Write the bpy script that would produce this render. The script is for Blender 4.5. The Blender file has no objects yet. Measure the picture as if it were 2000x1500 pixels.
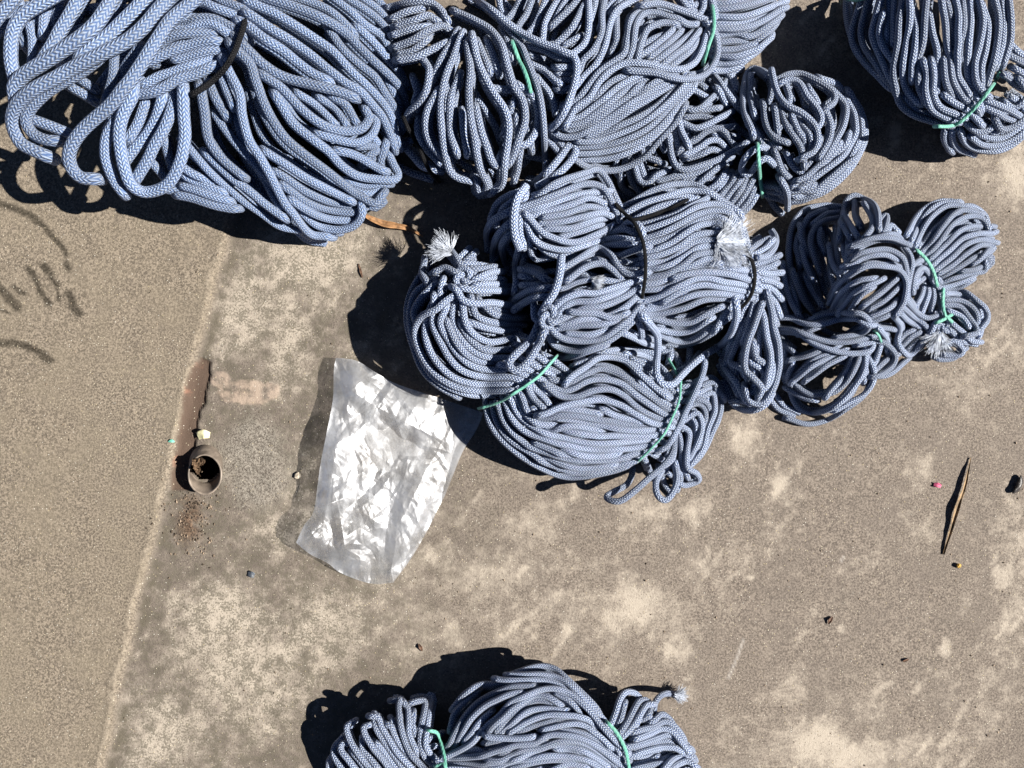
import bpy, math, random
import numpy as np
S = 0.00075          # metres per plan unit on the ground
H = 1.15             # height of the camera above the ground
rng = np.random.default_rng(11)
random.seed(5)
scene = bpy.context.scene
COL = scene.collection
SUN_E, SKY_E, EXPO = 5, .05, 1.2
# --- plan drawings of the coils: each line is one strand; frames give origin and scale of a drawing sheet
FR = {'A1': (0, 0, 3.75), 'A2': (380, 0, 3.125), 'B': (700, 0, 3.704), 'C': (880, 0, 3.03), 'D': (1180, 120, 3.846),
      'E': (1600, 0, 2.975), 'F': (780, 270, 3.0), 'G': (1160, 340, 3.0), 'L': (1500, 370, 3.191), 'J': (800, 600, 3.077),
      'K': (1160, 660, 2.8), 'M1': (580, 1280, 5.0), 'M2': (960, 1280, 5.0)}
# first token: [x|t]lift[/radius[-radius]]   x = nothing packed below it, t = loose end;  g / k = binding, f = frayed tip, n = knot
COIL = {}
COIL['A'] = dict(r=11, domes=[(400, 140, 420, 340, 25, .18), (190, 120, 330, 330, 0, .20), (620, 300, 200, 170, 40, .09)], text='''
@A1
-1/12 150,-60 120,60 60,170 -40,260
x0/15 480,-60 300,30 170,110 95,230 72,400 100,560 150,690
0/14 -60,180 40,60 130,-50
x-1/11 235,130 250,250 245,360 235,470
-1.3/13 80,-40 160,120 200,300
-1.3/13 200,-60 260,100 300,260
-1.3/13 330,-60 320,100 280,250
-1.3/13 470,-60 440,120 400,300
-1.3/13 620,-60 560,120 480,300
-1.3/13 760,-60 660,120 560,300 480,420
-1.3/13 900,-60 800,120 680,300 560,450
-1.3/13 1040,-60 920,160 780,360 640,520
-1.3/13 1160,-40 1060,200 900,420 760,600
-1.3/13 1280,-40 1180,240 1040,460 900,700
-1.3/13 150,330 300,340 460,330
-1.3/13 250,60 500,80 760,60 980,80
-1.3/13 300,200 520,220 720,200 900,210
-1.3/13 1000,600 900,760 820,900
-1.3/13 1240,500 1150,700 1040,900
x-1/12 400,-40 365,60 350,140 335,250
x-.5/15 590,-60 560,20 500,130 440,230 390,330 330,430
-1/12 650,-40 610,60 560,180
-1/11 880,-20 850,80 800,160
x.3/15 1090,-60 1010,40 900,150 790,260 690,340 600,420
x.5/16 850,-60 790,40 690,180 590,280 450,380 300,480 180,560 120,640 130,720
x.5/13 700,440 560,540 420,620 320,690 230,790 205,890 250,980 330,1020 400,1030
x.9/15 1290,-60 1170,60 1060,190 930,300 760,390 600,480 430,570 260,650 150,740 95,840 95,940 150,1050 240,1100 330,1135
x-.5/13 270,890 380,930 470,965
x-1/12 540,650 610,690 690,740
x-1/11 600,590 690,640
x-.5/11 1000,370 930,470 880,580
x-.5/11 840,420 830,560 790,710
x.6/12 1560,470 1420,570 1310,620 1200,650 1100,665 980,660
.2/11 1560,400 1380,480 1260,530 1160,560 1060,610
.2/12 1580,320 1350,370 1200,410 1100,450
.1/11 1580,240 1300,270 1170,340
0/11 1580,200 1400,200 1270,210
0/11 1580,120 1330,150 1250,190
x0/13 1190,720 1150,860 1080,980 980,1070 930,1150
x-.5/12 1060,770 1010,900 960,1000
x.3/13 1290,670 1260,800 1210,930 1130,1060 1080,1170 1010,1290
x.6/12 850,880 780,1000 770,1130 800,1240 850,1340 890,1390
x1.2/14.5 1500,-60 1380,40 1250,150 1170,270 1090,400 1010,530 940,650 830,770 700,870 600,960 530,1060 508,1150 535,1240 600,1300 680,1310
x1/13.5 960,700 900,830 878,960 885,1090 910,1210 960,1320 1030,1390 1110,1410 1220,1380 1300,1290 1350,1150 1362,1000 1345,850 1330,700
-.5/10 1200,1000 1230,1110 1270,1210
-.5/10 1120,1200 1210,1310
.2/11 1240,1390 1340,1420 1500,1470 1600,1490
0/10 1330,1320 1420,1360 1540,1410
0/10 1340,1250 1420,1300 1540,1360
0/10 1380,1100 1440,1160 1520,1250
@A2
0/11 -60,10 60,20 150,60 280,120
0/11 90,-40 200,30 300,70
0/12 -120,120 30,120 140,150 270,220
0/11 -120,210 60,165 160,180 250,220
.1/11 -120,290 40,240 140,250 240,270
.1/11 -120,350 50,305 150,300 230,310
-.8/10 130,700 220,830 330,950 450,1100 560,1240
-1/10 330,560 400,800 520,950 700,1080 850,1180
-.8/10 230,600 300,900 400,1050 540,1240
-1/10 100,700 160,900 320,1080 470,1220 600,1330
-1/10 400,620 560,860 720,1000 900,1120
-1/10 500,560 650,760 820,870 1000,960
0/9 -60,880 80,1040 180,1140 280,1220 400,1300 520,1380 650,1410
.3/10 80,950 220,1080 330,1160 440,1250 530,1320
0/10 -60,1080 60,1120 160,1170
.2/10 -80,1190 100,1235 240,1260
.1/10 -60,1140 80,1180 200,1230
.6/12-10 40,540 60,700 90,850 160,960 280,1070
.2/11 80,500 130,600 190,700
.2/10 160,470 200,560 230,640
.5/10 440,930 560,1010 680,1090 800,1150 940,1225
.1/9.5 540,1130 640,1220 760,1270 900,1285 1020,1260 1030,1200
.15/9.5 500,1060 620,1150 740,1200 850,1235 1000,1245 1060,1200
.2/9.5 600,1220 740,1310 860,1345 980,1340 1032,1280 1000,1220
.3/9.5 640,1280 740,1370 860,1405 960,1380 1022,1310 1030,1240
.4/9.5 700,1430 790,1445 850,1430
.6/11-10 500,590 600,750 720,850 830,930 900,1010 990,1070 1100,1095 1200,1105 1238,1070 1215,1000 1180,900
.3/9.5 1110,1100 1150,1060 1130,980 1160,900
.4/10 870,920 960,940 1050,980 1130,1040
.1/9 930,1110 1050,1140 1160,1130
.1/9 960,1160 1050,1190 1130,1150
.1/9 1000,890 1080,890 1110,920 1060,960
.2/9 1080,820 1140,900 1120,960
-.2/9 1040,940 1080,960 1040,990
.3/10 760,820 880,855 1000,875 1080,830 1112,750 1080,700
.6/11 420,470 540,560 640,660 740,740 830,785 930,800 1020,780 1065,720 1050,680
-.2/9.5 640,580 720,630 800,700 850,750
-.2/9 770,600 850,650 920,750
0/10 840,590 920,640 980,730
.4/12 250,240 340,330 430,420 560,480 700,510 830,540 960,590
.4/13-11 290,150 420,240 540,310 640,390 720,450 800,490
.9/11.5-10 240,290 350,400 390,520 420,620 480,740 560,850 680,950 800,1040 900,1120 1000,1200 1090,1245 1130,1200
1/11-10 190,400 270,560 290,700 330,850 400,960 460,1060 530,1180 600,1290 660,1390 720,1435 810,1440
.2/10 830,190 880,270 930,330 1010,400 1100,470 1160,560 1220,660 1250,760
.3/9.5 1110,420 1180,490 1230,590 1255,700 1245,840
.8/12-9.5 340,100 460,170 580,240 700,330 800,420 900,500 1000,570 1090,660 1160,760 1210,890
.7/12-9.5 330,20 480,80 620,160 740,240 850,320 950,430 1050,520 1140,620 1200,720 1240,860
.5/10 1000,190 1090,260 1170,340 1250,430 1290,510
.9/12-9.5 400,-30 560,30 700,80 830,140 930,210 1010,290 1110,390 1200,480 1270,570 1300,690
.3/10 560,-30 700,10 830,70 960,180
.4/9.5 820,-30 950,70 1040,150 1140,220 1190,290 1230,350
.5/9 900,-30 1010,40 1110,110 1180,190 1225,280 1250,360
.4/9 1000,-30 1120,60 1190,140 1235,240
.3/9 1090,-30 1160,50 1220,150 1240,200
k/6 372,-130 350,-30 322,80 287,200 242,320 182,420 90,510 -10,575
''')
COIL['B'] = dict(r=9.3, layers=2, domes=[(950, 190, 185, 205, 0, .15), (830, 110, 110, 130, 0, .12)], text='''
@B
-2 480,700 470,900 560,1150 700,1250 900,1290 1100,1250 1250,1100 1320,900
-2 600,400 550,700 600,1000 750,1180 950,1250 1150,1150 1230,900
-2 900,250 1000,500 1100,700 1120,900 1050,1100
-2 700,500 720,700 760,900 820,1100
-1 860,700 920,800 980,900 1020,1000
0 230,50 380,20 520,30 600,80 650,150
-.4 260,130 350,85 450,60
0 290,190 400,150 500,115 570,150
-.2 270,250 380,210 480,200
.3 280,340 400,290 500,230 600,190 660,215
.4 310,430 430,410 530,360 620,320
-.4 300,390 390,370 480,290
.3 480,440 525,520 500,640 440,760 370,840
-.5 410,590 430,660 420,700
.2 690,250 620,380 550,510 490,650 420,780
.2 560,680 500,800 490,920 520,1030 580,1110
.4 720,570 670,700 660,850 670,980 710,1090
-.2 430,860 430,950 480,1060 570,1160
0 330,1030 400,1130 460,1200 560,1230
0 230,1080 310,1040 380,1010
-.6 260,1180 380,1250 500,1290
-.4 940,320 980,410 1010,510
-.5 870,330 920,430 950,520
-.3 970,640 1080,650
-.5 1130,740 1110,850 1060,950
.3 850,800 890,950 930,1060 960,1150 1000,1200 1020,1150
-.2 750,830 765,960 780,1090
0 1130,850 1150,1000 1150,1200 1130,1290
-.3 1210,880 1240,1000 1245,1060
.2 1280,480 1350,530 1430,600
.2 1310,600 1380,680 1420,790
.3 1250,400 1350,440 1430,490 1480,570
.1 1060,230 1090,330 1110,410
.8 740,270 690,400 640,530 607,700 600,850 610,1000 630,1120 665,1235 730,1285 800,1290
1 795,330 810,500 800,650 810,800 830,950 850,1100 880,1230 935,1330 920,1385 870,1385 840,1310
1.1 830,290 860,420 910,540 980,670 1060,790 1090,900 1080,1050 1070,1200 1040,1330 980,1385
.8 1160,630 1250,690 1300,800 1290,930 1240,1030 1190,1060
1.2 720,90 850,150 960,220 1040,330 1080,480 1130,620 1190,720 1210,850 1190,950 1140,1080 1080,1180
t1.4/8 800,0 930,70 1040,160 1120,260 1190,360 1250,500 1300,640 1330,800 1345,950 1350,1100 1350,1240
t1.6/8.5 850,0 970,80 1080,170 1200,250 1330,310 1470,370 1560,410 1583,500 1560,630 1500,780 1440,880 1390,930
k/4.5 330,860 360,930 410,1020 460,1120 510,1230 560,1290
fk 560,1280 .5,1 26 1.6 60
g/5 1115,310 1160,430 1195,500 1225,580 1245,660
''')
COIL['C'] = dict(r=8.2, domes=[(1170, 130, 270, 215, -10, .155), (1440, 60, 110, 130, 0, .10), (1180, 0, 260, 120, 0, .13)], text='''
@C
-1.5 300,0 450,150 600,350 650,600 640,800
-1.5 900,0 800,200 700,400 640,600
-1.5 1300,100 1100,300 900,480 760,640
-1.5 1400,250 1200,450 1000,600 850,720
-1.2 1250,200 1150,300 1050,380
-1 500,60 480,200 560,330
-1 650,100 600,260 620,350
.2 280,-30 300,60 340,140
.2 420,-30 380,60 340,130
.3 490,-30 450,80 410,140 380,210
.1 570,-30 530,80 490,160 440,220
.4 650,-30 590,70 560,150 545,250
.2 770,-30 700,60 600,150
0 700,-30 650,60 620,120
0 780,50 730,150 660,230 590,290
.4 810,-30 822,80 817,180 790,260 720,330
.2 920,-30 900,100 890,200 840,300 780,360 750,430
0 860,-30 850,60 830,120
.1 990,-30 920,50 890,150
.4 1100,-10 990,60 940,150 910,280 860,380 790,450 740,510
.6 1150,10 1070,110 1060,220 1040,310 960,370 880,430 810,520 740,600 690,625
-.2 980,110 980,240 950,310
0 1060,-30 1000,20 960,80
-.3 700,180 740,150
-.2 680,265 750,225
.2 1090,350 1180,290 1240,240 1310,180
0 1110,290 1190,240 1300,185
.4 1105,350 1130,250 1170,170 1250,140 1320,160
.8 1050,360 1070,250 1090,150 1140,85 1220,80 1310,120 1370,150 1440,150
.2 1190,380 1300,300 1400,220 1480,160
.3 1240,400 1320,330 1410,270 1490,170
.3 1290,400 1400,310 1460,240 1500,180
.4 1390,430 1450,330 1490,250 1510,180
.2 1180,340 1260,280 1350,190
.5 1400,-30 1430,40 1470,10 1480,-30
.6 1495,-30 1480,60 1440,120
.3 1350,-30 1400,30 1440,60
.9 1140,40 1230,20 1340,50 1430,90 1500,140 1545,140 1560,90 1540,20 1530,-30
.1 480,280 560,300 640,340 720,350
.1 640,400 730,395
0 640,440 730,440
.1 650,480 730,480
0 650,520 720,520
.1 480,380 560,420 610,470 650,500
.2 530,480 580,540 610,600 620,650
.3 690,610 790,580 870,500 940,430 1000,390
.3 680,670 780,650 870,580 950,490 1060,430 1130,410
.4 670,720 780,700 880,610 980,520 1100,445 1190,430
.3 660,750 780,740 880,660 1000,570 1110,500 1210,450
.2 700,760 800,740 900,690 1020,600 1120,520 1230,470
.3 580,760 660,810 760,800 860,740 980,660 1100,580 1200,520 1290,480
.2 810,790 940,720 1060,650 1180,580 1300,500
.2 850,795 980,750 1100,700 1220,630 1330,530 1410,470
.3 760,830 900,820 1030,780 1160,710 1280,610 1390,500
.2 750,870 900,860 1050,820 1180,750 1300,640 1410,510
.2 750,915 900,900 1050,865 1190,800 1310,680 1430,510
.1 740,945 880,945 1020,915 1140,850 1250,750 1340,650
.4 720,920 800,980 900,1010 1020,1000 1130,940 1230,840 1310,740 1370,640
.2 900,560 1010,490 1110,430
.2 1080,560 1200,490 1290,460
.9 690,730 740,640 820,580 880,490 950,420 1040,380 1140,380 1250,410 1340,420 1430,380 1480,300 1515,190
1.3 1060,420 1200,430 1290,460 1400,475 1500,445 1560,375 1578,290 1560,220 1510,170
.1 560,800 640,900
.1 590,780 660,860
-.3 470,930 540,940
.2 1540,20 1680,10 1820,-30
.2 1540,60 1650,50 1780,20 1920,-30
.2 1550,90 1680,110 1800,80 1920,40 1960,20
.1 1560,140 1700,140 1830,110 1945,50
.3 1560,170 1680,180 1800,150 1900,110 1950,70
.2 1570,215 1680,190 1760,220 1850,190 1935,110
.1 1580,250 1700,240 1800,265 1880,200 1930,130
.1 1570,300 1700,290 1810,265
.2 1570,330 1690,340 1790,300 1880,220
.1 1570,380 1680,370 1770,320 1850,250
0 1550,420 1650,410 1740,355
-.2 1560,120 1720,170 1860,150
g/4.5 1535,-40 1558,100 1553,190 1527,270 1500,360
''')
COIL['D'] = dict(r=7.9, domes=[(1560, 255, 145, 140, 0, .105), (1340, 270, 190, 140, 0, .07), (1430, 360, 80, 60, 0, .06)], text='''
@D
-1.2 700,200 800,400 900,600
-1.2 500,500 700,600 900,700
-1.2 300,800 500,850 700,850
-1.2 800,150 900,350 1000,500 1150,600
-1.2 1150,300 1200,500 1350,700
-1 1500,300 1550,500 1500,700
-1 1700,300 1720,500 1650,700
-.6 1100,480 1200,640 1280,760 1330,880
-.6 1080,440 1180,600 1290,650
.2 590,330 660,370 730,350 790,290 850,230
0 630,200 700,230 760,265
0 680,140 760,195
0 610,420 720,410 820,430
.3 590,460 680,500 780,480 860,430 930,390
0 640,350 760,360 850,350
.3 565,410 580,520 620,620
0 530,460 540,560 565,650
.2 610,690 720,640 790,600 860,600 920,660
0 630,720 740,690 820,660 900,690
.5 580,670 680,600 760,530 840,510 900,540 950,590 1000,650
0 870,500 960,490
-.2 830,540 970,560
.2 830,110 890,210 950,280 1010,350
.1 960,50 920,140 890,190
0 920,110 990,210
-.1 850,230 910,310
-.2 1010,60 960,100
0 260,760 300,860 330,900
.3 225,790 270,900 330,920 390,880 460,830
0 185,820 210,900 260,980
0 105,840 130,940 210,1000
0 35,860 80,970 150,1015
-.2 100,730 110,820
-.2 200,680 205,750
-.2 160,700 170,770
-.2 330,590 360,660
-.2 260,620 275,670
.1 310,715 380,740 420,755
-.2 400,560 440,640
0 400,885 500,870 620,840 740,790
.1 540,880 700,850 800,800
.1 690,930 780,850 880,770 930,720
0 780,970 840,920 900,840
.1 840,1010 900,920 940,860
.1 870,1020 950,930 1000,860
.1 900,1040 980,950 1040,860
.1 930,1070 1010,970 1070,880
.1 970,1110 1050,1000 1110,890
0 990,1140 1070,1050 1120,950
0 1000,1150 1090,1080 1150,1000
-.2 600,880 760,870 860,880
1 470,470 490,600 510,720 550,790 620,812 740,780 850,740 960,680 1060,620
.2 1200,940 1300,940 1400,960 1550,950
.1 1200,965 1320,990 1450,1000 1600,970
.1 1220,1000 1320,1030 1430,1030
-.1 1630,130 1780,190 1890,310 1950,460 1940,620 1880,760 1780,870 1640,960 1500,1020 1370,1040
.1 1830,250 1910,380 1930,520 1890,680 1800,800 1680,900 1520,980 1380,1000
.2 1840,300 1880,420 1860,560 1790,680 1680,790 1540,890 1390,950
.3 1730,220 1810,330 1800,470 1740,590 1650,720 1550,830 1450,910
.1 1840,550 1740,720 1620,840 1470,930
.2 1910,620 1830,790 1690,920 1530,1000 1370,1010
.1 1770,630 1650,760 1540,860 1420,930
.2 1280,370 1290,440 1300,520
.1 1380,710 1430,790 1500,850
0 1290,690 1340,820 1420,890 1480,920
.2 1260,220 1240,280 1190,340
.2 1370,200 1390,280 1370,340
.3 1550,220 1620,330 1640,430
.4 1660,380 1700,480 1690,600 1630,720
.1 1625,610 1600,720 1520,810
.5 1410,420 1460,520 1510,580 1500,660
.5 1480,460 1540,560 1560,640 1510,710
.7 1340,380 1370,480 1430,570 1480,660 1492,770
.7 1205,340 1210,440 1240,520 1300,580 1365,605
.3 1090,140 1080,250 1110,340 1125,400
.9 1250,115 1190,70 1120,50 1080,90 1060,180 1050,300 1065,420 1120,530
.8 1300,150 1380,100 1470,90 1570,130 1660,180 1720,240 1720,310 1650,370
.9 1310,165 1400,140 1470,170 1520,250 1570,310 1620,380 1630,450 1590,510
1.3 1265,100 1290,200 1330,280 1390,340 1470,380 1550,450 1590,520 1592,600 1560,680 1490,730
1 1335,890 1370,960 1372,1070
t-.6 1200,980 1270,1080 1340,1150
t1.2 1230,645 1130,660 1060,720 1030,800 1060,850 1110,825 1160,760 1220,730 1280,780
g/5 1155,640 1165,800 1175,900 1187,985
''')
COIL['E'] = dict(r=8, domes=[(1890, 50, 240, 260, -20, .155), (1925, 235, 110, 85, 0, .07)], text='''
@E
-1.3 350,0 380,250 500,450 600,600
-1.3 600,0 620,250 650,450 760,600
-1.3 900,0 880,250 850,450 900,600
-1.3 780,0 760,250 750,400
-1.3 1000,0 1000,250 950,450
-.2 160,-30 160,80 180,200 230,300
0 250,-30 220,80 190,180 200,270 260,360 330,430 420,500
.1 290,-30 260,80 240,180 260,270 330,370 420,490
.3 375,-30 330,100 310,200 340,300 390,400 430,510
.1 370,90 350,180 370,260 430,360
-.2 400,-30 395,150 410,320 440,430
-.2 440,-30 430,120 430,250
.5 490,-30 465,120 450,250 430,380 440,500 470,600 540,660 640,700 740,735
.4 520,-30 528,130 505,260 488,400 500,500 570,600
.3 538,50 560,160 557,300 543,450
.5 625,-30 610,120 602,250 590,380 578,470 605,590
.3 640,90 660,200 690,300 703,400 685,530
.5 710,-30 732,120 750,260 760,380 780,480 830,560 910,640
.3 735,20 770,140 770,270
.5 785,-30 812,100 802,220 788,350 800,450 860,560
.3 830,-30 837,120 822,250 815,350
.4 870,-30 880,100 867,250 865,400 890,520 940,620
.5 925,-30 950,120 932,260 902,380 910,480 970,560
.4 955,50 982,150 970,280 942,400 940,510
.4 1015,-30 1042,100 1040,230 1020,360 975,480
.2 1060,-30 1072,120 1062,240 1035,370
.1 1090,-30 1112,120 1102,250 1065,370
.7 598,370 622,430 612,520 640,620 720,680 810,705
.6 650,370 660,460 662,540 700,620 780,660 840,685
.3 720,350 740,480 790,560 860,620
.4 730,550 800,600 870,640 930,710
-.2 500,560 580,640 700,700
.2 830,690 900,750 960,755 1000,740
.3 870,670 950,720 1010,755
.1 870,730 960,790 1060,800 1150,750 1230,680
0 770,740 768,820 800,870 870,895
.1 810,750 850,830 920,870 1030,880 1130,840 1230,750
.2 880,790 950,840 1050,842 1150,790 1230,710
.3 1025,680 1040,740 1100,740 1230,640
.3 950,630 1040,680 1120,695
.3 980,570 1070,620 1160,665
-.2 740,740 735,800 770,860
0 1090,220 1150,290 1230,350
0 1100,320 1160,350 1230,380
0 1130,400 1190,440 1230,460
0 1080,600 1130,635 1180,590
0 1120,560 1170,590 1200,620
0 1150,470 1190,510 1230,520
-.2 1080,430 1130,450 1180,500
f 1110,530 .5,.3 13 2.2 90
g/4.5 1108,255 1070,370 1030,460 960,560 890,640 820,708 760,733 690,735
g/6 140,-14 200,2 270,-14
''')
COIL['G'] = dict(r=8.3, domes=[(1090, 410, 150, 125, -10, .155), (1150, 590, 165, 125, 10, .17), (1330, 505, 190, 165, 0, .165), (1485, 630, 75, 190, 0, .085), (1475, 520, 70, 80, 0, .12)], text='''
@F
-1.3 700,350 640,450 620,600 680,700
-1.3 800,400 950,400 1100,400 1200,400
-1.3 800,520 950,570 1100,560
-1.3 900,780 1050,780 1200,820 1400,800
-1.3 900,950 1050,1000 1250,980 1400,900
-1.3 900,1100 1050,1130 1250,1080
-.3 710,310 620,350 570,390 545,450
-.4 650,380 600,420 570,480
.3/9 650,430 570,480 520,550 520,640
.3/9 650,490 580,560 550,640 545,720
.3/9 645,550 600,620 610,700 640,780
.6/9 700,650 680,740 690,830 680,890
-.1/9 730,680 720,760 720,820
.3 720,400 860,310 970,250 1080,210 1160,190 1220,250 1260,330 1300,410
.7 720,420 850,360 970,310 1090,270 1180,290 1240,370 1275,490
.2 740,430 860,400 980,350 1100,320 1210,310
.1 740,460 880,430 1000,390 1110,350 1200,390
.1 830,500 960,490 1080,460 1180,440 1230,455
.1 860,530 1000,530 1110,490 1210,470 1250,505
.1 950,580 1080,540 1180,505 1250,530
.1 850,470 980,440 1100,400 1210,400
.5 740,450 830,530 930,590 1040,612 1140,575 1250,520
.3 740,490 800,600 880,640 980,655 1090,620
.2 760,560 770,660 800,710 870,705 940,685
.2 780,540 830,640 910,685 1010,660
.1 790,330 900,290 1000,235 1110,195
.2 1000,650 1120,610 1240,580 1430,605
.2 1120,590 1230,550 1330,530 1420,570
.2 1280,520 1350,490 1400,520 1430,570
.2 1200,640 1320,620 1440,625
.3 930,820 1020,730 1100,680 1190,665 1280,690 1350,670 1440,645
.1 1300,720 1380,720 1440,690
.1 1310,760 1390,760 1450,720
.2 1180,720 1250,740 1300,790
.5 990,830 1090,755 1180,735 1240,770 1300,830
.8 970,760 1080,690 1180,650 1250,690 1290,760 1340,800 1430,800
.2 1200,830 1320,830 1430,780
.2 880,1030 960,950 1060,910 1160,910 1280,870 1430,820
.2 920,1050 1020,970 1130,960 1250,920 1360,870 1440,840
.3 930,1070 1050,1010 1180,990 1300,940 1410,870
.3 940,1085 1070,1050 1200,1045 1310,1000 1400,910
.2 920,1105 1040,1095 1160,1085 1290,1060 1370,990 1425,890
.4 1010,1020 1130,1020 1230,1055 1310,1040
.2 990,1150 1120,1150 1240,1110 1350,1030
.3 890,1110 970,1170 1080,1185 1200,1160 1310,1080 1400,990
.4 860,1140 920,1220 1040,1245 1180,1210 1290,1140 1380,1040 1415,940
.1 820,1170 850,1250 920,1290 1040,1270 1190,1215
.5/9 640,990 700,930 780,890 870,875
.2/9 690,985 780,940 860,930
.1/9 740,775 800,790 850,830
0/9 750,860 840,860
-.3/9 740,820 790,830
0/9 790,980 800,1050 860,1090
.2/7 950,880 1020,850 1110,830
.5/9.5 745,350 720,450 710,540 722,610
t1.2/10 745,280 690,360 670,470 678,570 705,650
t1.5/9 785,265 860,200 940,110 990,45 1030,50 1020,110 950,190 860,250 800,285
t1.3/9.5 953,690 940,800 910,900 860,980 830,1040
t1.3/9 820,1080 770,1180 690,1260 645,1320 680,1360 750,1310 810,1220 860,1100
n/7 772,285 8 40
n/7 880,1045 9 120
f 1130,830 1,.25 26 .9 170
k/3.8 1270,390 1320,440 1365,480 1400,540 1430,620 1443,720 1440,820 1425,920
@G
-1.3 300,300 500,260 700,240 820,300
-1.3 320,500 500,480 700,440 860,460
-1.3 320,680 500,660 700,600 880,600
-1.3 320,800 500,840 700,780
.1 180,200 300,120 400,80 500,60 600,70 700,120 790,180
.2 170,240 300,170 420,130 540,100 650,120 750,170 840,240
0 240,265 380,195 500,165 610,150
.1 250,305 380,270 500,230 600,170 650,145
.2 270,335 400,295 510,250 590,200 670,180 760,190 820,250 850,330 875,410
.2 280,385 400,345 510,290 600,240 690,220 770,240 840,320
.2 285,420 400,390 500,350 590,290 680,260 770,285
.2 295,455 420,415 520,345 610,300 710,290
.3 300,490 420,460 510,420 580,370 660,350 730,350
.2 300,525 420,510 510,460 600,390 710,385
.2 305,560 430,540 520,490 620,430 730,430
.3 305,600 420,590 520,540 600,480 710,470
.2 300,640 430,620 540,560 640,510 730,500
.2 295,680 420,670 520,610 630,545 730,530
.5 285,735 380,720 470,660 570,610 660,600 760,630 880,640 930,660
.2 470,605 600,580 720,580 850,600 930,625
.2 410,745 520,680 640,650 760,660 880,690 920,690
.2 285,785 400,760 520,720 640,700 780,700 900,720
.1 275,815 400,810 520,790 640,740 760,730 870,740
0 330,780 430,740 520,700
.2 690,610 800,590 930,600
.2 630,565 760,560 910,560
.2 710,535 830,560 930,580
.1 750,620 850,620 940,630
.2 700,300 760,340 800,420 840,500
.2 740,300 800,360 850,450 900,520
.2 830,250 870,340 890,420 915,490
.1 760,230 810,290 840,380
.5 320,835 440,870 560,870 660,820 730,785
.2 370,925 480,980 580,970 680,920 770,860 830,790
.1 330,900 450,930 560,920 670,855
0 290,965 400,1000 520,1000 620,970 710,915
0 170,930 280,970 390,1000
-.1 820,760 770,820 720,890
.2 910,460 950,420 1000,395
.2 920,530 1000,510 1060,485
.2 930,490 1000,440 1020,410
.2 930,560 1010,550 1050,535
.2 940,585 1010,590 1075,580
.2 950,610 1030,630 1065,645
.2 960,640 1030,680 1075,715
.1 970,670 1030,740 1075,805
0 980,690 1040,780 1060,850
-.6 850,900 900,1000 950,1150
-.6 1000,850 960,1000 980,1150
0 930,710 890,780 860,850 830,930 790,1040 775,1090
.3 960,690 930,800 910,880 885,960
-.1 880,840 850,950 810,1050 800,1100 870,1140 890,1180
.1 930,1000 950,1080 1000,1110
0 920,1100 990,1150 1000,1200 950,1250
.4 985,720 1000,850 1010,950 1030,1050 1020,1150 1000,1250 920,1275
.5 1005,690 1040,800 1050,900 1072,1000 1072,1120 1060,1230 1000,1330 930,1320 890,1260
.3 1040,910 1060,1010 1050,1130 1020,1230 970,1300
.6 985,760 940,870 900,980 885,1080 890,1150 930,1190 980,1250 965,1300
-.2 770,1120 810,1170 870,1240 910,1320
-.1 765,1240 790,1310 860,1375 950,1370 1020,1310
-.2 750,1140 800,1200 840,1280
-.2 730,1030 770,1100 830,1170
-.2 860,1330 930,1340 980,1320
t.4 930,500 1000,490 1050,440 1065,380 1040,330
t1.4/8.5 260,810 320,870 370,940 377,1020 370,1100 370,1180 400,1228 460,1230 510,1180 570,1120 650,1060 730,1010 790,950 825,880 838,800 825,715
t.6/8 245,840 268,890 280,960
f 712,395 1,.25 76 1.5 330
k/3.8 140,185 180,230 225,268 330,245 430,210 540,155
k/3.8 885,440 930,520 943,600 928,690 890,755 845,795
''')
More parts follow.
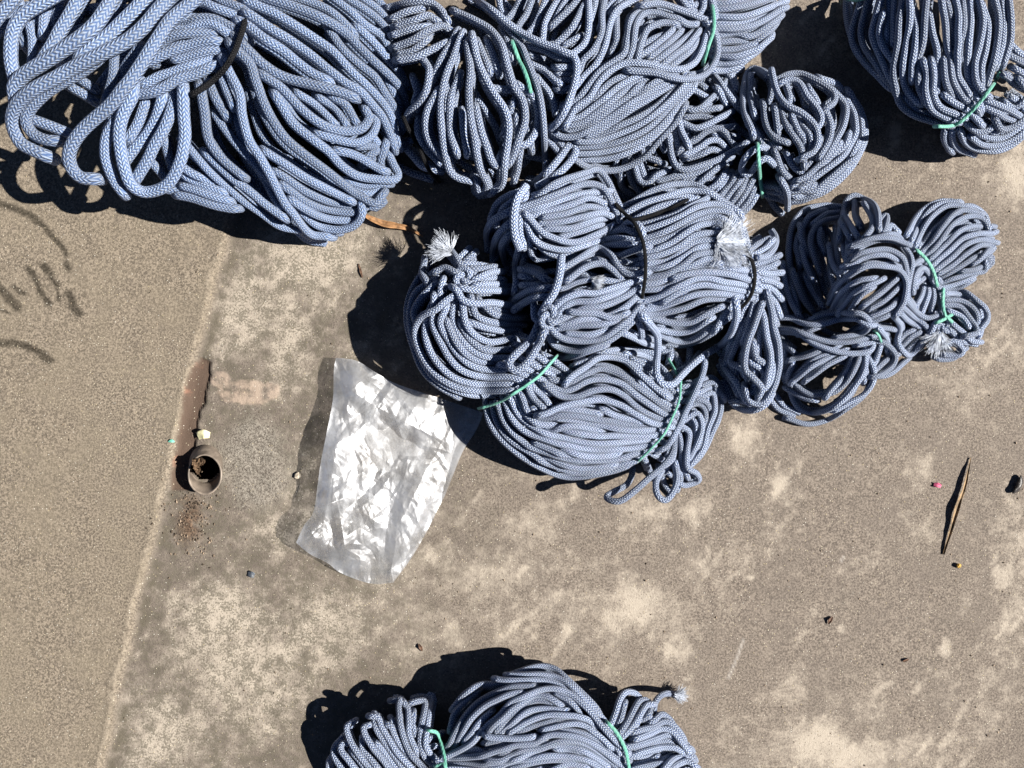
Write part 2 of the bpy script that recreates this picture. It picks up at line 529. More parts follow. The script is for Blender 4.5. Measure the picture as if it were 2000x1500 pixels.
COIL['I'] = dict(r=8.2, domes=[(900, 640, 120, 165, 0, .13), (1130, 800, 215, 140, 8, .115), (1330, 820, 90, 130, 0, .05), (1020, 720, 110, 90, 0, .12)], text='''
@F
-1.3 120,950 130,1100 220,1280 350,1400
-1.3 250,1000 300,1150 400,1300 550,1380
-1.3 400,900 420,1050 520,1150 650,1200
-1.3 300,850 250,950 230,1100
-.3/8.7 160,740 80,870 45,980 50,1100 90,1250 150,1370 230,1450 320,1500
0/8.7 210,800 100,900 62,1010 75,1140 120,1270 180,1370 280,1450 420,1500 560,1510
.2/8.7 185,870 120,940 85,1010 90,1060
.2/8.7 250,890 200,980 165,1060 150,1130 170,1220 230,1320 320,1400 440,1440 580,1440 720,1445
.2/8.7 210,940 190,1080 240,1200 300,1300 380,1370 500,1400 640,1400 730,1425
.2/8.7 270,990 240,1090 290,1190 350,1270 450,1330 580,1345 650,1330
.2/8.7 330,950 305,1060 350,1160 420,1240 520,1290 640,1295
.1/8.7 290,1080 340,1200 430,1290 560,1320
.3/8.7 370,1090 420,1180 500,1240 640,1240
.4/8.7 375,980 390,1080 440,1150 530,1190 660,1180
.2/8.7 420,1080 520,1115 620,1135 680,1130
.4/8.7 430,950 450,1030 520,1070 620,1090 700,1090
.2/8.7 470,950 560,1020 680,1050
.1/8.7 510,980 600,1020 720,1040
0/8.7 700,1040 760,1060 800,1040
.2/8.7 450,860 540,850 630,870
.2/8.7 440,830 530,790 570,785
.2/8.7 420,775 500,770 545,765
.1/8.7 390,745 480,750
.1/8.7 380,725 430,685
0/8.7 350,700 390,665
.2/8.7 450,820 560,815 600,830
.3/8.7 340,790 270,760 220,780
.2/8.7 250,850 230,920 205,970
-.2/8.7 150,740 140,800 180,860
.5/8.7 370,890 480,890 580,890 670,885
.8/8.7 330,900 370,955 450,970 550,970 670,985
.9/8.7 325,915 230,1000 140,1040 95,1110 100,1200 150,1310 230,1400 340,1460 470,1480 660,1480
.2/8.5 600,1330 720,1345 800,1400 860,1480
.2/8.5 690,1370 790,1430 850,1500
.1/8.5 730,1300 830,1360 930,1430
.1/8.5 780,1280 880,1340 980,1410
.1/8.5 840,1280 940,1340 1010,1400
.1/8.5 690,1200 760,1250 850,1310
0/8.5 660,1150 740,1170 800,1200
.5/8.5 390,770 350,720 310,670 285,640
n/7.2 385,815 9 10
f 305,668 -1,-.45 48 1.15 200
@J
-1.2 560,650 700,780 900,850 1200,860
-1.2 850,560 1050,580 1250,640 1450,720
-1.2 1050,450 1250,500 1420,600
-1.2 640,800 800,920 1000,960
0 460,570 480,680 540,780 640,870 760,950 900,1010 1020,1022 1150,1000 1300,950
.1 490,590 530,700 610,800 740,880 880,950 1000,990 1150,980 1300,940 1400,890
.1 530,580 570,690 650,780 780,850 920,900 1050,920 1200,920 1340,890 1430,870
.2 570,560 620,670 700,750 830,800 960,840 1100,860 1260,860 1440,835
.2 610,550 660,640 740,710 860,760 1000,800 1150,820 1300,810 1470,785
.2 640,530 690,620 780,690 900,730 1050,760 1200,770 1350,770 1500,755
.2 690,490 720,580 745,640
.2 670,510 700,600 735,630
.3 730,470 790,530 820,570 835,600
.2 720,460 760,560 820,630
.2 750,610 880,610 1000,620 1130,635
.1 780,655 950,650 1100,670 1250,700 1400,720 1520,728
.1 890,665 1030,680 1170,700 1320,730 1510,748
.1 1150,630 1270,670 1390,700
.1 830,735 980,720 1130,745
.1 920,870 1080,890 1240,880
.1 810,915 1000,960 1210,950
.1 990,955 1150,940 1310,905
.1 760,830 900,870 1010,880
.6 790,650 920,600 1030,570 1150,560 1270,590 1350,640 1440,690 1530,702
.5 810,470 900,530 1000,540 1100,500 1200,490 1280,530 1350,590 1430,640 1530,690
.4 750,420 850,480 950,490 1060,440 1160,430 1270,460 1360,530 1450,590 1550,665
.4 850,430 960,460 1060,400 1150,370 1250,400 1340,460 1440,530 1560,625
.8 940,450 1040,380 1110,320 1190,300 1290,320 1370,390 1440,460 1530,530
0 1000,350 1060,330
.1 1170,270 1300,250 1420,260 1500,290
.2 1300,285 1400,290 1480,340 1550,410 1600,490
.2 1340,305 1450,380 1530,450 1610,540
.2 1370,395 1460,450 1540,510 1600,580
.1 1390,455 1490,530 1580,610
0 1520,250 1570,270 1560,320
0 1560,250 1600,300 1620,340
0 1640,200 1680,240 1690,320
-.2 1600,390 1660,360 1720,300
g/4.2 870,310 780,410 700,470 620,522 540,570 440,602
g/4.2 1630,455 1620,560 1580,660 1530,760 1460,840 1385,915
g/4 1560,320 1590,370 1610,410
@K
0/7.5 460,280 550,260
0/7.5 460,310 540,300
0/7.5 460,340 520,330
0/7.5 430,395 480,410
0/7.5 410,440 470,445
0/7.5 400,470 450,480
0/7.5 370,510 420,525
0/7.5 340,560 390,575
0/7.5 290,620 360,655
0/7.5 280,650 305,720
-.8/7.2 500,430 560,500 530,640
-.8/7.2 450,560 420,680
-.8/7.2 620,320 660,420 600,560
0/7.2 580,240 650,220 700,290 700,370 670,450 630,550 580,640 530,690
0/7.2 550,310 640,270 695,320
.2/7.2 560,330 640,300 655,400 620,500 590,600 530,690
.1/7.2 510,390 570,350 605,400 590,480 560,590
.2/7.2 490,450 560,410 585,470 570,560 530,660
0/7.2 550,330 620,360 645,450
0/7.2 510,420 560,480 560,570
0/7.2 490,400 540,395 580,430
0/7.2 580,265 650,250 670,290
.1/7.2 430,560 430,650 390,700
.1/7.2 420,590 400,670 385,710
.1/7.2 465,510 480,620 470,700 500,750
-.3/7.2 370,740 390,800 420,840
-.1/7.2 450,680 480,740 460,810
-.2/7.2 370,715 410,745
.4/7.2 470,480 520,520 512,620 515,700 560,735 572,778 500,800 460,780
t.2/7.4@.03,.06,.085,.09,.08,.05 440,690 452,780 430,850 390,888 350,860 340,790 375,720
t.7/7.4@.05,.055,.065,.08,.09,.09,.07,.045,.02 445,530 430,620 380,700 300,770 220,840 150,888 95,888 68,868 110,840 180,800 208,740 205,690
t2/7.2 612,110 600,180 570,260 530,350 490,430 450,510 400,590 340,622
''')
COIL['L'] = dict(r=6.9, layers=2, domes=[(1710, 530, 100, 140, 0, .15), (1590, 560, 90, 150, 0, .045), (1650, 690, 130, 130, 0, .075), (1850, 475, 100, 95, 0, .06), (1860, 640, 80, 70, 0, .045), (1770, 610, 90, 100, 0, .05)], text='''
@L
-1 180,300 200,500 280,700
-1 240,250 260,450 320,650
-1 300,180 320,400 360,600
-1 360,200 380,420 420,640
-1 420,260 440,460 470,640
-1 210,200 230,420 300,720
-1 500,320 480,500 440,700
-1 460,200 470,340 500,480
-1 560,250 540,400 500,560
-1 400,330 300,420 200,560
-1 260,150 400,190 520,240
-1 300,300 330,500 380,680
-1 240,200 400,300 420,500
-.6 600,720 700,650 800,560
-.6 640,745 740,680 830,600
-1 250,800 400,900 560,900
-1 200,1150 350,1080 520,1080
-.3 430,110 300,110 220,140 160,210 130,320 130,450 150,600 190,770
-.2 350,130 240,180 190,300 200,450
0 420,140 350,160 290,210
.4 430,180 340,200 280,260 265,340 290,430 315,500
0 320,260 320,320 355,390
0 205,240 200,320 230,380 260,410
.1 215,370 230,450 270,550
.2 95,480 110,600 140,690 180,770
.2 155,530 190,620 230,700 270,750
-.4 240,550 280,640 340,720
-.4 380,370 400,450 440,530
-.3 90,640 100,720 120,780
.2 480,170 520,230 555,290
-.3 540,90 540,160 570,230
-.1 470,240 505,300
.8 445,300 460,170 480,80 530,40 590,60 650,90 682,150 692,250
.4 610,110 650,180 650,240 610,300
.4 690,280 700,200 735,160 742,200 710,280
.3 745,280 760,220 795,250
.7 490,480 600,420 720,400 810,430
.8 520,350 640,310 760,300 860,340
.8 530,380 600,320 700,290 790,280 860,340 890,430 882,540 865,650
.9 470,490 560,410 660,380 750,380 820,430 860,520 860,640 820,730 750,790 650,825
.5 410,750 470,640 560,570 650,555
.6 460,750 520,660 600,610 700,565
.3 520,750 580,660 640,620
1.1 390,690 440,600 520,530 620,480 720,480 820,500 862,580 840,690 790,765
.2 650,795 760,740 820,690
0 440,740 480,660 530,600
.2 860,650 915,585
.2 920,730 960,650 985,560
0 880,630 945,575
.2 1000,560 1032,660 1020,760
.1 955,770 1000,660 1010,600
.3 820,720 900,800 960,850 1000,870 1025,830
.5 880,490 950,440 1010,480 1045,550
.9 890,610 920,530 970,490 1030,560 1070,650 1083,760 1040,800 980,800 910,750 850,670
.4 480,925 560,880 650,835
.3 210,900 330,850 420,800
-.2 70,880 100,960 160,1020
1.2 290,805 380,775 480,765 580,775 635,830 605,880 520,910 430,925
1.1 40,800 140,800 230,835 340,840 440,810 540,800 630,835
1.1 70,870 170,890 280,930 400,950 520,950 650,915
1.3 80,885 200,900 300,960 400,1000 520,1022 620,1010 645,960 560,970
.1 160,1190 280,1100 400,1030 480,1005
.1 240,1190 350,1110 460,1045
.2 550,1040 480,1170 370,1280
0 140,1240 220,1300 290,1315
0 75,980 90,1100 115,1170
.1 105,1020 110,1180 135,1260
.1 430,1350 520,1270 575,1150
-.1 50,1290 100,1350 170,1385
-.2 10,1300 60,1370 140,1405
.1 150,1065 250,1040 340,1005
.1 170,1160 300,1050 430,975
-.2 560,1070 600,1130 610,1190
x0 640,1180 600,1280 480,1370 360,1440 240,1462 120,1420
x.1 600,1020 650,1100 650,1190 590,1280 500,1330 420,1365
.5 570,1030 520,1140 450,1230 370,1280 270,1280 180,1230 140,1190
.6 600,1010 600,1110 560,1200 490,1290 400,1360 290,1392 200,1370 140,1280 130,1180 150,1080
.2 680,850 740,930 755,1000
0 650,1175 760,1150 860,1065
0 650,1130 740,1060 810,1025
.1 655,1100 695,990
0 800,970 850,910 900,885
0 820,1010 890,920 950,885
0 870,1010 930,930 980,890
.1 820,750 870,810 940,855
0 690,870 770,870
0 630,1030 670,1080 695,1000
.6 630,945 720,970 783,1030 770,1100 700,1150 640,1162
.7 770,780 822,850 800,950 820,1012 870,1032 940,980 1000,900 1025,840
-.2 865,280 920,180 1000,110 1080,80 1150,80
-.1 895,320 940,210 1000,130 1080,90 1180,85
0 915,350 970,240 1040,150 1100,100 1180,100 1270,130
-.1 1170,90 1280,110 1350,160 1375,230
.2 950,400 1020,330 1080,240 1150,160 1220,130 1310,150
.2 990,420 1080,310 1150,220 1230,170 1310,170 1365,240
.2 1010,440 1110,340 1190,260 1280,230 1380,240
.2 1010,470 1120,390 1210,310 1300,280 1395,268
.2 1030,505 1130,430 1220,350 1310,320 1405,328
.1 1050,535 1150,470 1240,400 1330,340 1392,352 1340,400 1270,455
.1 1050,565 1160,500 1250,450 1340,420 1362,460 1300,500 1210,512
0 1060,590 1160,550 1250,520 1330,500 1345,450
0 1060,620 1170,590 1250,560 1285,535
0 1070,640 1180,620 1255,575
-.7 950,350 1060,230 1180,160
-.7 1050,480 1180,360 1300,280
0 1080,640 1200,650 1310,710 1342,830 1315,905
.1 1090,660 1180,640 1270,680 1340,750 1352,810 1300,880
.1 1100,690 1200,690 1280,740 1312,820 1285,910
.1 1100,720 1190,730 1250,800 1292,890 1220,915
0 1120,750 1200,790 1265,865
.1 1120,810 1190,880 1250,940 1300,950
-.2 1130,870 1190,920 1220,940
0 1090,975 1160,940 1212,990 1190,1030 1100,1032
-.1 1060,1050 1150,1052 1215,1005
.3/7 1030,840 1060,870 1075,910
n/6 1095,850 6 30
f 1070,890 -.3,1 48 .8 170
g/4.2 925,375 990,440 1030,510 1052,590
g/5 1092,635 1090,720 1105,785 1140,820
g/4.5 1050,830 1085,815 1130,790
g/3.5 670,890 690,910 700,935
''')
COIL['M'] = dict(r=7.7, domes=[(1070, 1440, 240, 155, 0, .12), (760, 1470, 130, 125, 0, .085), (1270, 1450, 90, 105, 0, .055), (1070, 1560, 400, 120, 0, .12)], text='''
@M1
-1.2 700,900 900,1050 1100,1180
-1.2 900,750 1100,950 1250,1100
-1.2 500,900 650,1050 750,1200
-1.2 1600,900 1800,760 2000,650
-1.2 1700,1000 2000,860 2400,760 2700,800
-1.2 2100,700 2400,560 2700,560 2900,700
-1.2 2000,400 2250,330 2550,280
-.5 330,1240 315,1050 370,960
-.3 520,1240 390,1020 368,900 440,810
0 660,1240 500,1020 432,930 440,860 500,850
.3 820,1240 640,1000 530,860 490,760 490,690 540,655
-.2 760,1240 640,1060 560,960
0 900,1240 720,1020 640,930 635,840
.4 1010,1240 860,1030 750,900 670,780 658,700 710,675
-.1 1080,1240 900,1000 780,870
.3 1130,1240 950,980 830,810 750,690 735,630
.4 1240,1240 1000,970 900,820 830,690 790,610 745,595
.1 1150,1010 1030,860 960,760 930,700 890,680
-.2 1130,960 1040,820 930,640
.6 1350,1240 1120,950 1050,800 1010,640 1000,500 1015,435 950,435
.3 1160,910 1090,780 1095,640 1092,520 1060,470
-.1 1160,780 1130,680 1130,590
.5 1430,1090 1280,1000 1210,880 1220,720 1245,560 1250,455 1190,445 1110,465
.7 1410,1055 1290,960 1240,860 1262,700 1290,540 1315,430 1280,415
0 1430,1010 1340,980 1290,945
.1 1260,870 1320,800 1390,770
.1 1260,930 1330,890 1390,890
-.2 1500,700 1540,560 1640,440 1750,350
.2 1540,500 1660,380 1780,290 1900,260 2000,250 2110,275
-.2 1640,820 1720,740 1800,640 1880,560
.3 1430,960 1500,880 1550,760 1640,600 1750,480 1880,390 2000,340 2120,310 2300,300
.3 1450,980 1570,850 1640,720 1720,600 1840,490 1960,430 2070,390 2190,375
@M2
.1 250,165 400,120 520,110 620,140 720,220 820,310 920,410 1020,520 1080,620 1150,720 1220,810
.2 180,195 350,190 480,190 600,210 700,270 800,340 900,440 1000,560 1100,680 1210,840
.2 60,240 250,250 400,250 550,250 680,290 800,380 920,500 1000,600 1100,720 1250,860
.5 -460,1000 -300,930 -150,830 0,690 100,600 220,470 380,380 520,340 640,340 760,380 890,470 980,560 1070,680 1240,860
.1 550,400 660,420 740,470 810,550
.1 640,370 770,430 860,570
.3 -20,740 100,620 200,510 320,430 430,390 540,410 620,460 670,500
.2 40,740 180,600 300,500 420,440 530,430 610,455
.2 90,760 220,640 340,550 460,520 600,520 720,535
.2 180,750 330,660 470,600 620,560 780,570 920,610 1020,680 1120,780 1250,910
.1 260,770 400,690 540,650 700,600 840,590 970,650
.3 520,730 700,680 860,660 980,690 1080,780 1180,870 1300,950
.2 690,740 850,760 980,800 1100,860 1200,930 1310,1010
.4 -440,1000 -300,980 -100,960 0,940 200,880 400,860 550,780 700,770 850,790 1000,850 1120,920 1300,1060
.2 -440,1060 -250,1060 -50,1040 150,960 350,880 520,825
.2 -490,1050 -300,960 -150,930 0,960 140,925
.1 -30,860 80,830 200,805
.1 -40,930 80,870 220,800
.7 -40,755 120,780 250,800 400,812
.3 -20,1010 150,980 330,900 480,880 640,840 800,840 950,880 1080,980 1160,1060 1260,1180
.3 -20,1060 180,1000 350,960 520,910 680,880 840,910 980,980 1120,1070
.3 -440,1110 -200,1110 0,1100 200,1040 400,1000 600,980 800,990 960,1030 1120,1140
.2 180,1120 400,1050 650,1010 850,1010 1010,1090
.1 630,900 760,940 860,950
.1 580,1120 760,1060 920,1075
.1 -440,1170 0,1170 400,1130 700,1120 1000,1170 1250,1220
.1 -440,1240 0,1240 400,1200 700,1190 1000,1240
.1 0,1310 400,1280 700,1270 1000,1310
x.1 1170,680 1210,560 1250,430 1310,360 1400,370 1450,410
-.2 1210,730 1260,620 1295,500
x.3 1230,780 1320,650 1390,520 1440,440 1510,430 1550,500 1562,580
.2 1270,810 1380,680 1450,570 1510,490 1550,480
-.2 1320,710 1440,640 1510,585
-.1 1420,650 1480,570 1540,600
.1 1540,650 1640,580 1720,620 1800,720 1855,840
.2 1390,770 1520,710 1640,640 1720,640 1800,720 1850,810 1875,880
.2 1420,815 1560,750 1680,710 1770,740 1830,820 1895,915
.2 1300,905 1450,860 1600,810 1720,760 1800,800 1850,880 1915,920
.1 1310,935 1480,880 1640,850 1760,850 1840,905
.2 1330,975 1480,920 1640,880 1780,880 1860,920
0 1330,1015 1500,970 1640,925
0 1340,1065 1500,1050 1610,1015
0 1350,1110 1560,1070 1640,1060
.1 1610,1120 1700,1020 1800,960 1900,960 1955,1010
.1 1640,1130 1720,1040 1820,980 1920,980 1955,1060
.1 1690,1150 1800,1060 1900,1030 1965,1070
0 1360,1150 1600,1150 1900,1130 1970,1160
-.8 1400,860 1550,800 1700,760
-.8 1400,1000 1600,960 1800,940
t-.2/7.3 1590,570 1600,470 1650,400 1720,370 1800,382
f 1790,380 1,.35 24 1.1 170
g/4.6 -540,1080 -470,1060 -450,1140 -448,1240
g/4.6 1135,660 1210,740 1270,840 1312,940 1342,1100 1352,1200
@M1
g/4.6 1290,735 1370,760 1412,880 1442,1000 1455,1140 1458,1240
''')
META = {
 'A': ('thick bright blue rope coil at the top left tied with black cord', None),
 'B': ('loosely looped grey blue rope coil between the thick blue coil and the largest fanned coil', None),
 'C': ('large grey blue rope coil fanned out under a green tie at the top centre edge', None),
 'D': ('small rope coil ending in a round tangled ball beside bare concrete, upper right of centre', None),
 'E': ('dark shaded rope coil with long straight strands in the top right corner', None),
 'G': ('tallest middle rope coil with two knots, bound twice with black cord', None),
 'I': ('rope coil in two green bound lobes beside the clear plastic bag', None),
 'L': ('loosest coil, open loops and a green tied fan, right end of the pile', None),
 'M': ('rope coil lying apart from the pile at the bottom edge with two green ties', None),
}
# ---------------------------------------------------------------- helpers
def world(px, py, z):
    k = S * (1 - np.asarray(z) / H)
    return np.stack([(np.asarray(px) - 1000) * k, -(np.asarray(py) - 750) * k, np.asarray(z) + 0 * np.asarray(px)], -1)

def ptsof(s, fr=None):
    p = np.array([[float(v) for v in q.split(',')] for q in s.split()])
    if fr is not None:
        ox, oy, sc = FR[fr]
        p = p / sc + np.array([ox, oy])
    return p

def catmull(p, step):
    p = np.asarray(p, float)
    if len(p) == 2:
        p = np.array([p[0], (p[0] + p[1]) / 2, p[1]])
    q = np.vstack([2 * p[0] - p[1], p, 2 * p[-1] - p[-2]])
    out = []
    for i in range(1, len(q) - 2):
        n = max(3, int(np.hypot(*(q[i + 1] - q[i])[:2]) / step * 1.5))
        t = np.linspace(0, 1, n, endpoint=False)[:, None]
        a, b, c, d = q[i - 1], q[i], q[i + 1], q[i + 2]
        out.append(.5 * ((2 * b) + (c - a) * t + (2 * a - 5 * b + 4 * c - d) * t * t + (3 * b - a - 3 * c + d) * t ** 3))
    out = np.vstack(out + [p[-1:]])
    return resample(out, step)

def resample(p, step):
    s = np.r_[0, np.cumsum(np.linalg.norm(np.diff(p[:, :2], axis=0), axis=1))]
    n = max(4, int(round(s[-1] / step)) + 1)
    t = np.linspace(0, s[-1], n)
    return np.stack([np.interp(t, s, p[:, k]) for k in range(p.shape[1])], 1)

def smooth1(a, n=1):
    a = a.copy()
    for _ in range(n):
        b = a.copy()
        b[1:-1] = .25 * a[:-2] + .5 * a[1:-1] + .25 * a[2:]
        b[0] = .75 * a[0] + .25 * a[1]; b[-1] = .75 * a[-1] + .25 * a[-2]
        a = b
    return a

def wob(n, scale):
    k = max(2, int(n / scale) + 2)
    return np.interp(np.linspace(0, k - 1, n), np.arange(k), rng.uniform(-1, 1, k))

def dome(domes, px, py):
    z = np.zeros(len(px))
    for cx, cy, rx, ry, rot, h in domes:
        a = math.radians(rot); c, s = math.cos(a), math.sin(a)
        x = ((px - cx) * c + (py - cy) * s) / rx; y = (-(px - cx) * s + (py - cy) * c) / ry
        z = np.maximum(z, h * HF * np.sqrt(np.clip(1 - (x * x + y * y) ** 1.25, 0, 1)))
    return z

class Mesh:
    def __init__(self):
        self.v, self.f, self.uv, self.tone, self.n = [], [], [], [], 0
    def tube(self, P, R, sides=10, tone=0., cap=True, vscale=None, flat=1.0):
        P = np.asarray(P, float); n = len(P); R = np.broadcast_to(R, (n,))
        T = np.gradient(P, axis=0); T /= np.linalg.norm(T, axis=1)[:, None] + 1e-12
        U = np.zeros_like(P)
        u = np.cross(T[0], [0, 0, 1.]) if abs(T[0][2]) < .95 else np.cross(T[0], [1., 0, 0])
        for i in range(n):
            u = u - T[i] * np.dot(u, T[i]); u /= np.linalg.norm(u) + 1e-12
            U[i] = u
        W = np.cross(T, U)
        a = np.arange(sides) / sides * 2 * np.pi
        V = P[:, None] + R[:, None, None] * (np.cos(a)[None, :, None] * U[:, None] + flat * np.sin(a)[None, :, None] * W[:, None])
        s = np.r_[0, np.cumsum(np.linalg.norm(np.diff(P, axis=0), axis=1))] / (2 * R.mean())
        s = s + rng.uniform(0, 1)
        base = self.n
        self.v.append(V.reshape(-1, 3)); self.tone.append(np.full(n * sides, tone))
        i, j = np.meshgrid(np.arange(n - 1), np.arange(sides), indexing='ij')
        j2 = (j + 1) % sides
        F = np.stack([i * sides + j, i * sides + j2, (i + 1) * sides + j2, (i + 1) * sides + j], -1).reshape(-1, 4) + base
        uu = np.stack([j, j + 1, j + 1, j], -1).reshape(-1, 4) / sides
        vv = np.stack([s[i], s[i], s[i + 1], s[i + 1]], -1).reshape(-1, 4)
        self.f.append(F); self.uv.append(np.stack([uu, vv], -1).reshape(-1, 2))
        self.n += n * sides
        if cap:
            for e, off in ((0, 0), (n - 1, (n - 1) * sides)):
                c = P[e] + T[e] * R[e] * (-.5 if e == 0 else .5)
                self.v.append(c[None]); self.tone.append(np.array([tone]))
                idx = np.arange(sides)
                a_, b_ = (idx + 1) % sides, idx
                if e: a_, b_ = b_, a_
                F = np.stack([a_ + base + off, b_ + base + off, np.full(sides, self.n), np.full(sides, self.n)], -1)
                self.f.append(F); self.uv.append(np.tile([[0, s[e]], [.1, s[e]], [.1, s[e] + .2], [.1, s[e] + .2]], (sides, 1)))
                self.n += 1
    def build(self, name, mat, parent=None, origin=(0, 0, 0)):
        v = np.vstack(self.v) - np.asarray(origin)
        F = np.vstack(self.f); UV = np.vstack(self.uv)
        tri = F[:, 2] == F[:, 3]
        # quads first, then triangles of the caps
        uv4 = UV.reshape(-1, 4, 2)
        q, t = F[~tri], F[tri][:, :3]
        loops = np.r_[q.ravel(), t.ravel()]
        uvs = np.vstack([uv4[~tri].reshape(-1, 2), uv4[tri][:, :3].reshape(-1, 2)])
        starts = np.r_[np.arange(len(q)) * 4, len(q) * 4 + np.arange(len(t)) * 3]
        me = bpy.data.meshes.new(name)
        me.vertices.add(len(v)); me.vertices.foreach_set('co', v.ravel())
        me.loops.add(len(loops)); me.loops.foreach_set('vertex_index', loops.astype(np.int32))
        me.polygons.add(len(starts)); me.polygons.foreach_set('loop_start', starts.astype(np.int32))
        me.update(calc_edges=True); me.validate()
        me.polygons.foreach_set('use_smooth', np.ones(len(starts), bool))
        l = me.uv_layers.new(name='UVMap'); l.data.foreach_set('uv', uvs.ravel())
        at = me.attributes.new('tone', 'FLOAT', 'POINT'); at.data.foreach_set('value', np.concatenate(self.tone).astype(np.float32))
        me.materials.append(mat)
        return link(name, me, parent)

def link(name, me, parent=None):
    o = bpy.data.objects.new(name, me); COL.objects.link(o)
    if parent is not None: o.parent = parent
    return o

def tag(o, label=None, cat=None, group=None, kind=None):
    for k, val in (('label', label), ('category', cat), ('group', group), ('kind', kind)):
        if val: o[k] = val
    return o

def pymesh(name, verts, faces, mat, parent=None, smooth=True):
    me = bpy.data.meshes.new(name); me.from_pydata([tuple(map(float, v)) for v in verts], [], faces); me.update()
    me.polygons.foreach_set('use_smooth', np.full(len(me.polygons), smooth))
    me.materials.append(mat)
    return link(name, me, parent)

# ---------------------------------------------------------------- node helper
class NT:
    def __init__(self, name):
        self.m = bpy.data.materials.new(name); self.m.use_nodes = True
        self.t = self.m.node_tree; self.t.nodes.clear()
        self.out = self.t.nodes.new('ShaderNodeOutputMaterial')
    def n(self, typ, ins=None, **kw):
        d = self.t.nodes.new(typ)
        for k, v in kw.items(): setattr(d, k, v)
        for k, v in (ins or {}).items():
            if hasattr(v, 'is_output'): self.t.links.new(v, d.inputs[k])
            else: d.inputs[k].default_value = v
        return d
    def math(self, op, a, b=0., c=None, clamp=False):
        ins = {0: a, 1: b}
        if c is not None: ins[2] = c
        return self.n('ShaderNodeMath', ins, operation=op, use_clamp=clamp).outputs[0]
    def mix(self, f, a, b, mode='MIX'):
        d = self.n('ShaderNodeMix', data_type='RGBA', blend_type=mode)
        for k, v in ((0, f), (6, a), (7, b)):
            if hasattr(v, 'is_output'): self.t.links.new(v, d.inputs[k])
            else: d.inputs[k].default_value = v if k == 0 else (*v, 1)
        return d.outputs[2]
    def step(self, v, lo, hi, a=0., b=1.):
        return self.n('ShaderNodeMapRange', {0: v, 1: lo, 2: hi, 3: a, 4: b}, interpolation_type='SMOOTHSTEP').outputs[0]
    def noise(self, vec, scale, detail=2., rough=.5, dist=0.):
        return self.n('ShaderNodeTexNoise', {'Vector': vec, 'Scale': scale, 'Detail': detail, 'Roughness': rough, 'Distortion': dist}).outputs[0]
    def attr(self, name):
        return self.n('ShaderNodeAttribute', attribute_name=name).outputs['Fac']
    def pos(self):
        return self.n('ShaderNodeNewGeometry').outputs['Position']
    def bump(self, h, dist, strength=1.):
        return self.n('ShaderNodeBump', {'Height': h, 'Distance': dist, 'Strength': strength}).outputs[0]
    def done(self, bsdf):
        self.t.links.new(bsdf.outputs[0], self.out.inputs[0]); return self.m

def rope_material(name, pale, deep, bump, cols=12., pitch=2.7, spec=.35, sheen=.15, slant=.62):
    N = NT(name)
    uv = N.n('ShaderNodeSeparateXYZ', {0: N.n('ShaderNodeUVMap', uv_map='UVMap').outputs[0]})
    u, v = uv.outputs[0], uv.outputs[1]
    p = N.pos(); tone = N.attr('tone')
    cc = N.math('MULTIPLY', u, cols); fl = N.math('FLOOR', cc); x = N.math('SUBTRACT', cc, fl)
    par = N.math('MODULO', fl, 2.)
    sgn = N.math('SUBTRACT', 1., N.math('MULTIPLY', par, 2.))
    sl = N.math('ADD', N.math('MULTIPLY', v, pitch), N.math('MULTIPLY', N.math('MULTIPLY', N.math('SUBTRACT', x, .5), sgn), slant))
    sl = N.math('ADD', sl, N.math('MULTIPLY', par, .5))
    s = N.math('SINE', N.math('MULTIPLY', sl, 2 * math.pi))
    n1 = N.noise(p, 500., 2.)
    xe = N.math('MULTIPLY', N.math('SUBTRACT', x, .5), 2.); rid = N.math('SUBTRACT', 1., N.math('MULTIPLY', xe, xe))
    s2 = N.math('ADD', N.math('ADD', s, N.math('MULTIPLY', N.math('SUBTRACT', n1, .5), 1.3)), N.math('MULTIPLY', N.math('SUBTRACT', rid, .6), .5))
    f = N.step(s2, -.62, .55)
    pale2 = N.mix(N.step(N.noise(p, 60., 2.), .4, .75, 0., .55), pale, (pale[0] * .85, pale[1] * .82, pale[2] * .75))
    c = N.mix(f, deep, pale2)
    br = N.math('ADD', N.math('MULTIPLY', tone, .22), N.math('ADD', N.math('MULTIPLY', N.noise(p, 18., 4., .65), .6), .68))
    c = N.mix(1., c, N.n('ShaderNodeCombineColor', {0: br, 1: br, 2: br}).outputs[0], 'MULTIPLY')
    h = N.math('MULTIPLY', N.math('ADD', N.math('MULTIPLY', s, .5), .5), rid)
    h = N.math('ADD', h, N.math('MULTIPLY', N.noise(p, 2500., 1.), .35))
    d = N.n('ShaderNodeBsdfPrincipled', {'Base Color': c, 'Roughness': .62, 'Specular IOR Level': spec, 'Sheen Weight': sheen,
                                         'Normal': N.bump(h, bump)})
    return N.done(d)

def plain_material(name, col, rough=.5, spec=.5, var=.25, scale=200., bump=0., trans=0.):
    N = NT(name); p = N.pos()
    n = N.noise(p, scale, 3.)
    c = N.mix(N.step(n, .3, .7), tuple(x * (1 - var) for x in col), tuple(min(1, x * (1 + var)) for x in col))
    ins = {'Base Color': c, 'Roughness': rough, 'Specular IOR Level': spec}
    if bump: ins['Normal'] = N.bump(n, bump)
    d = N.n('ShaderNodeBsdfPrincipled', ins)
    return N.done(d)

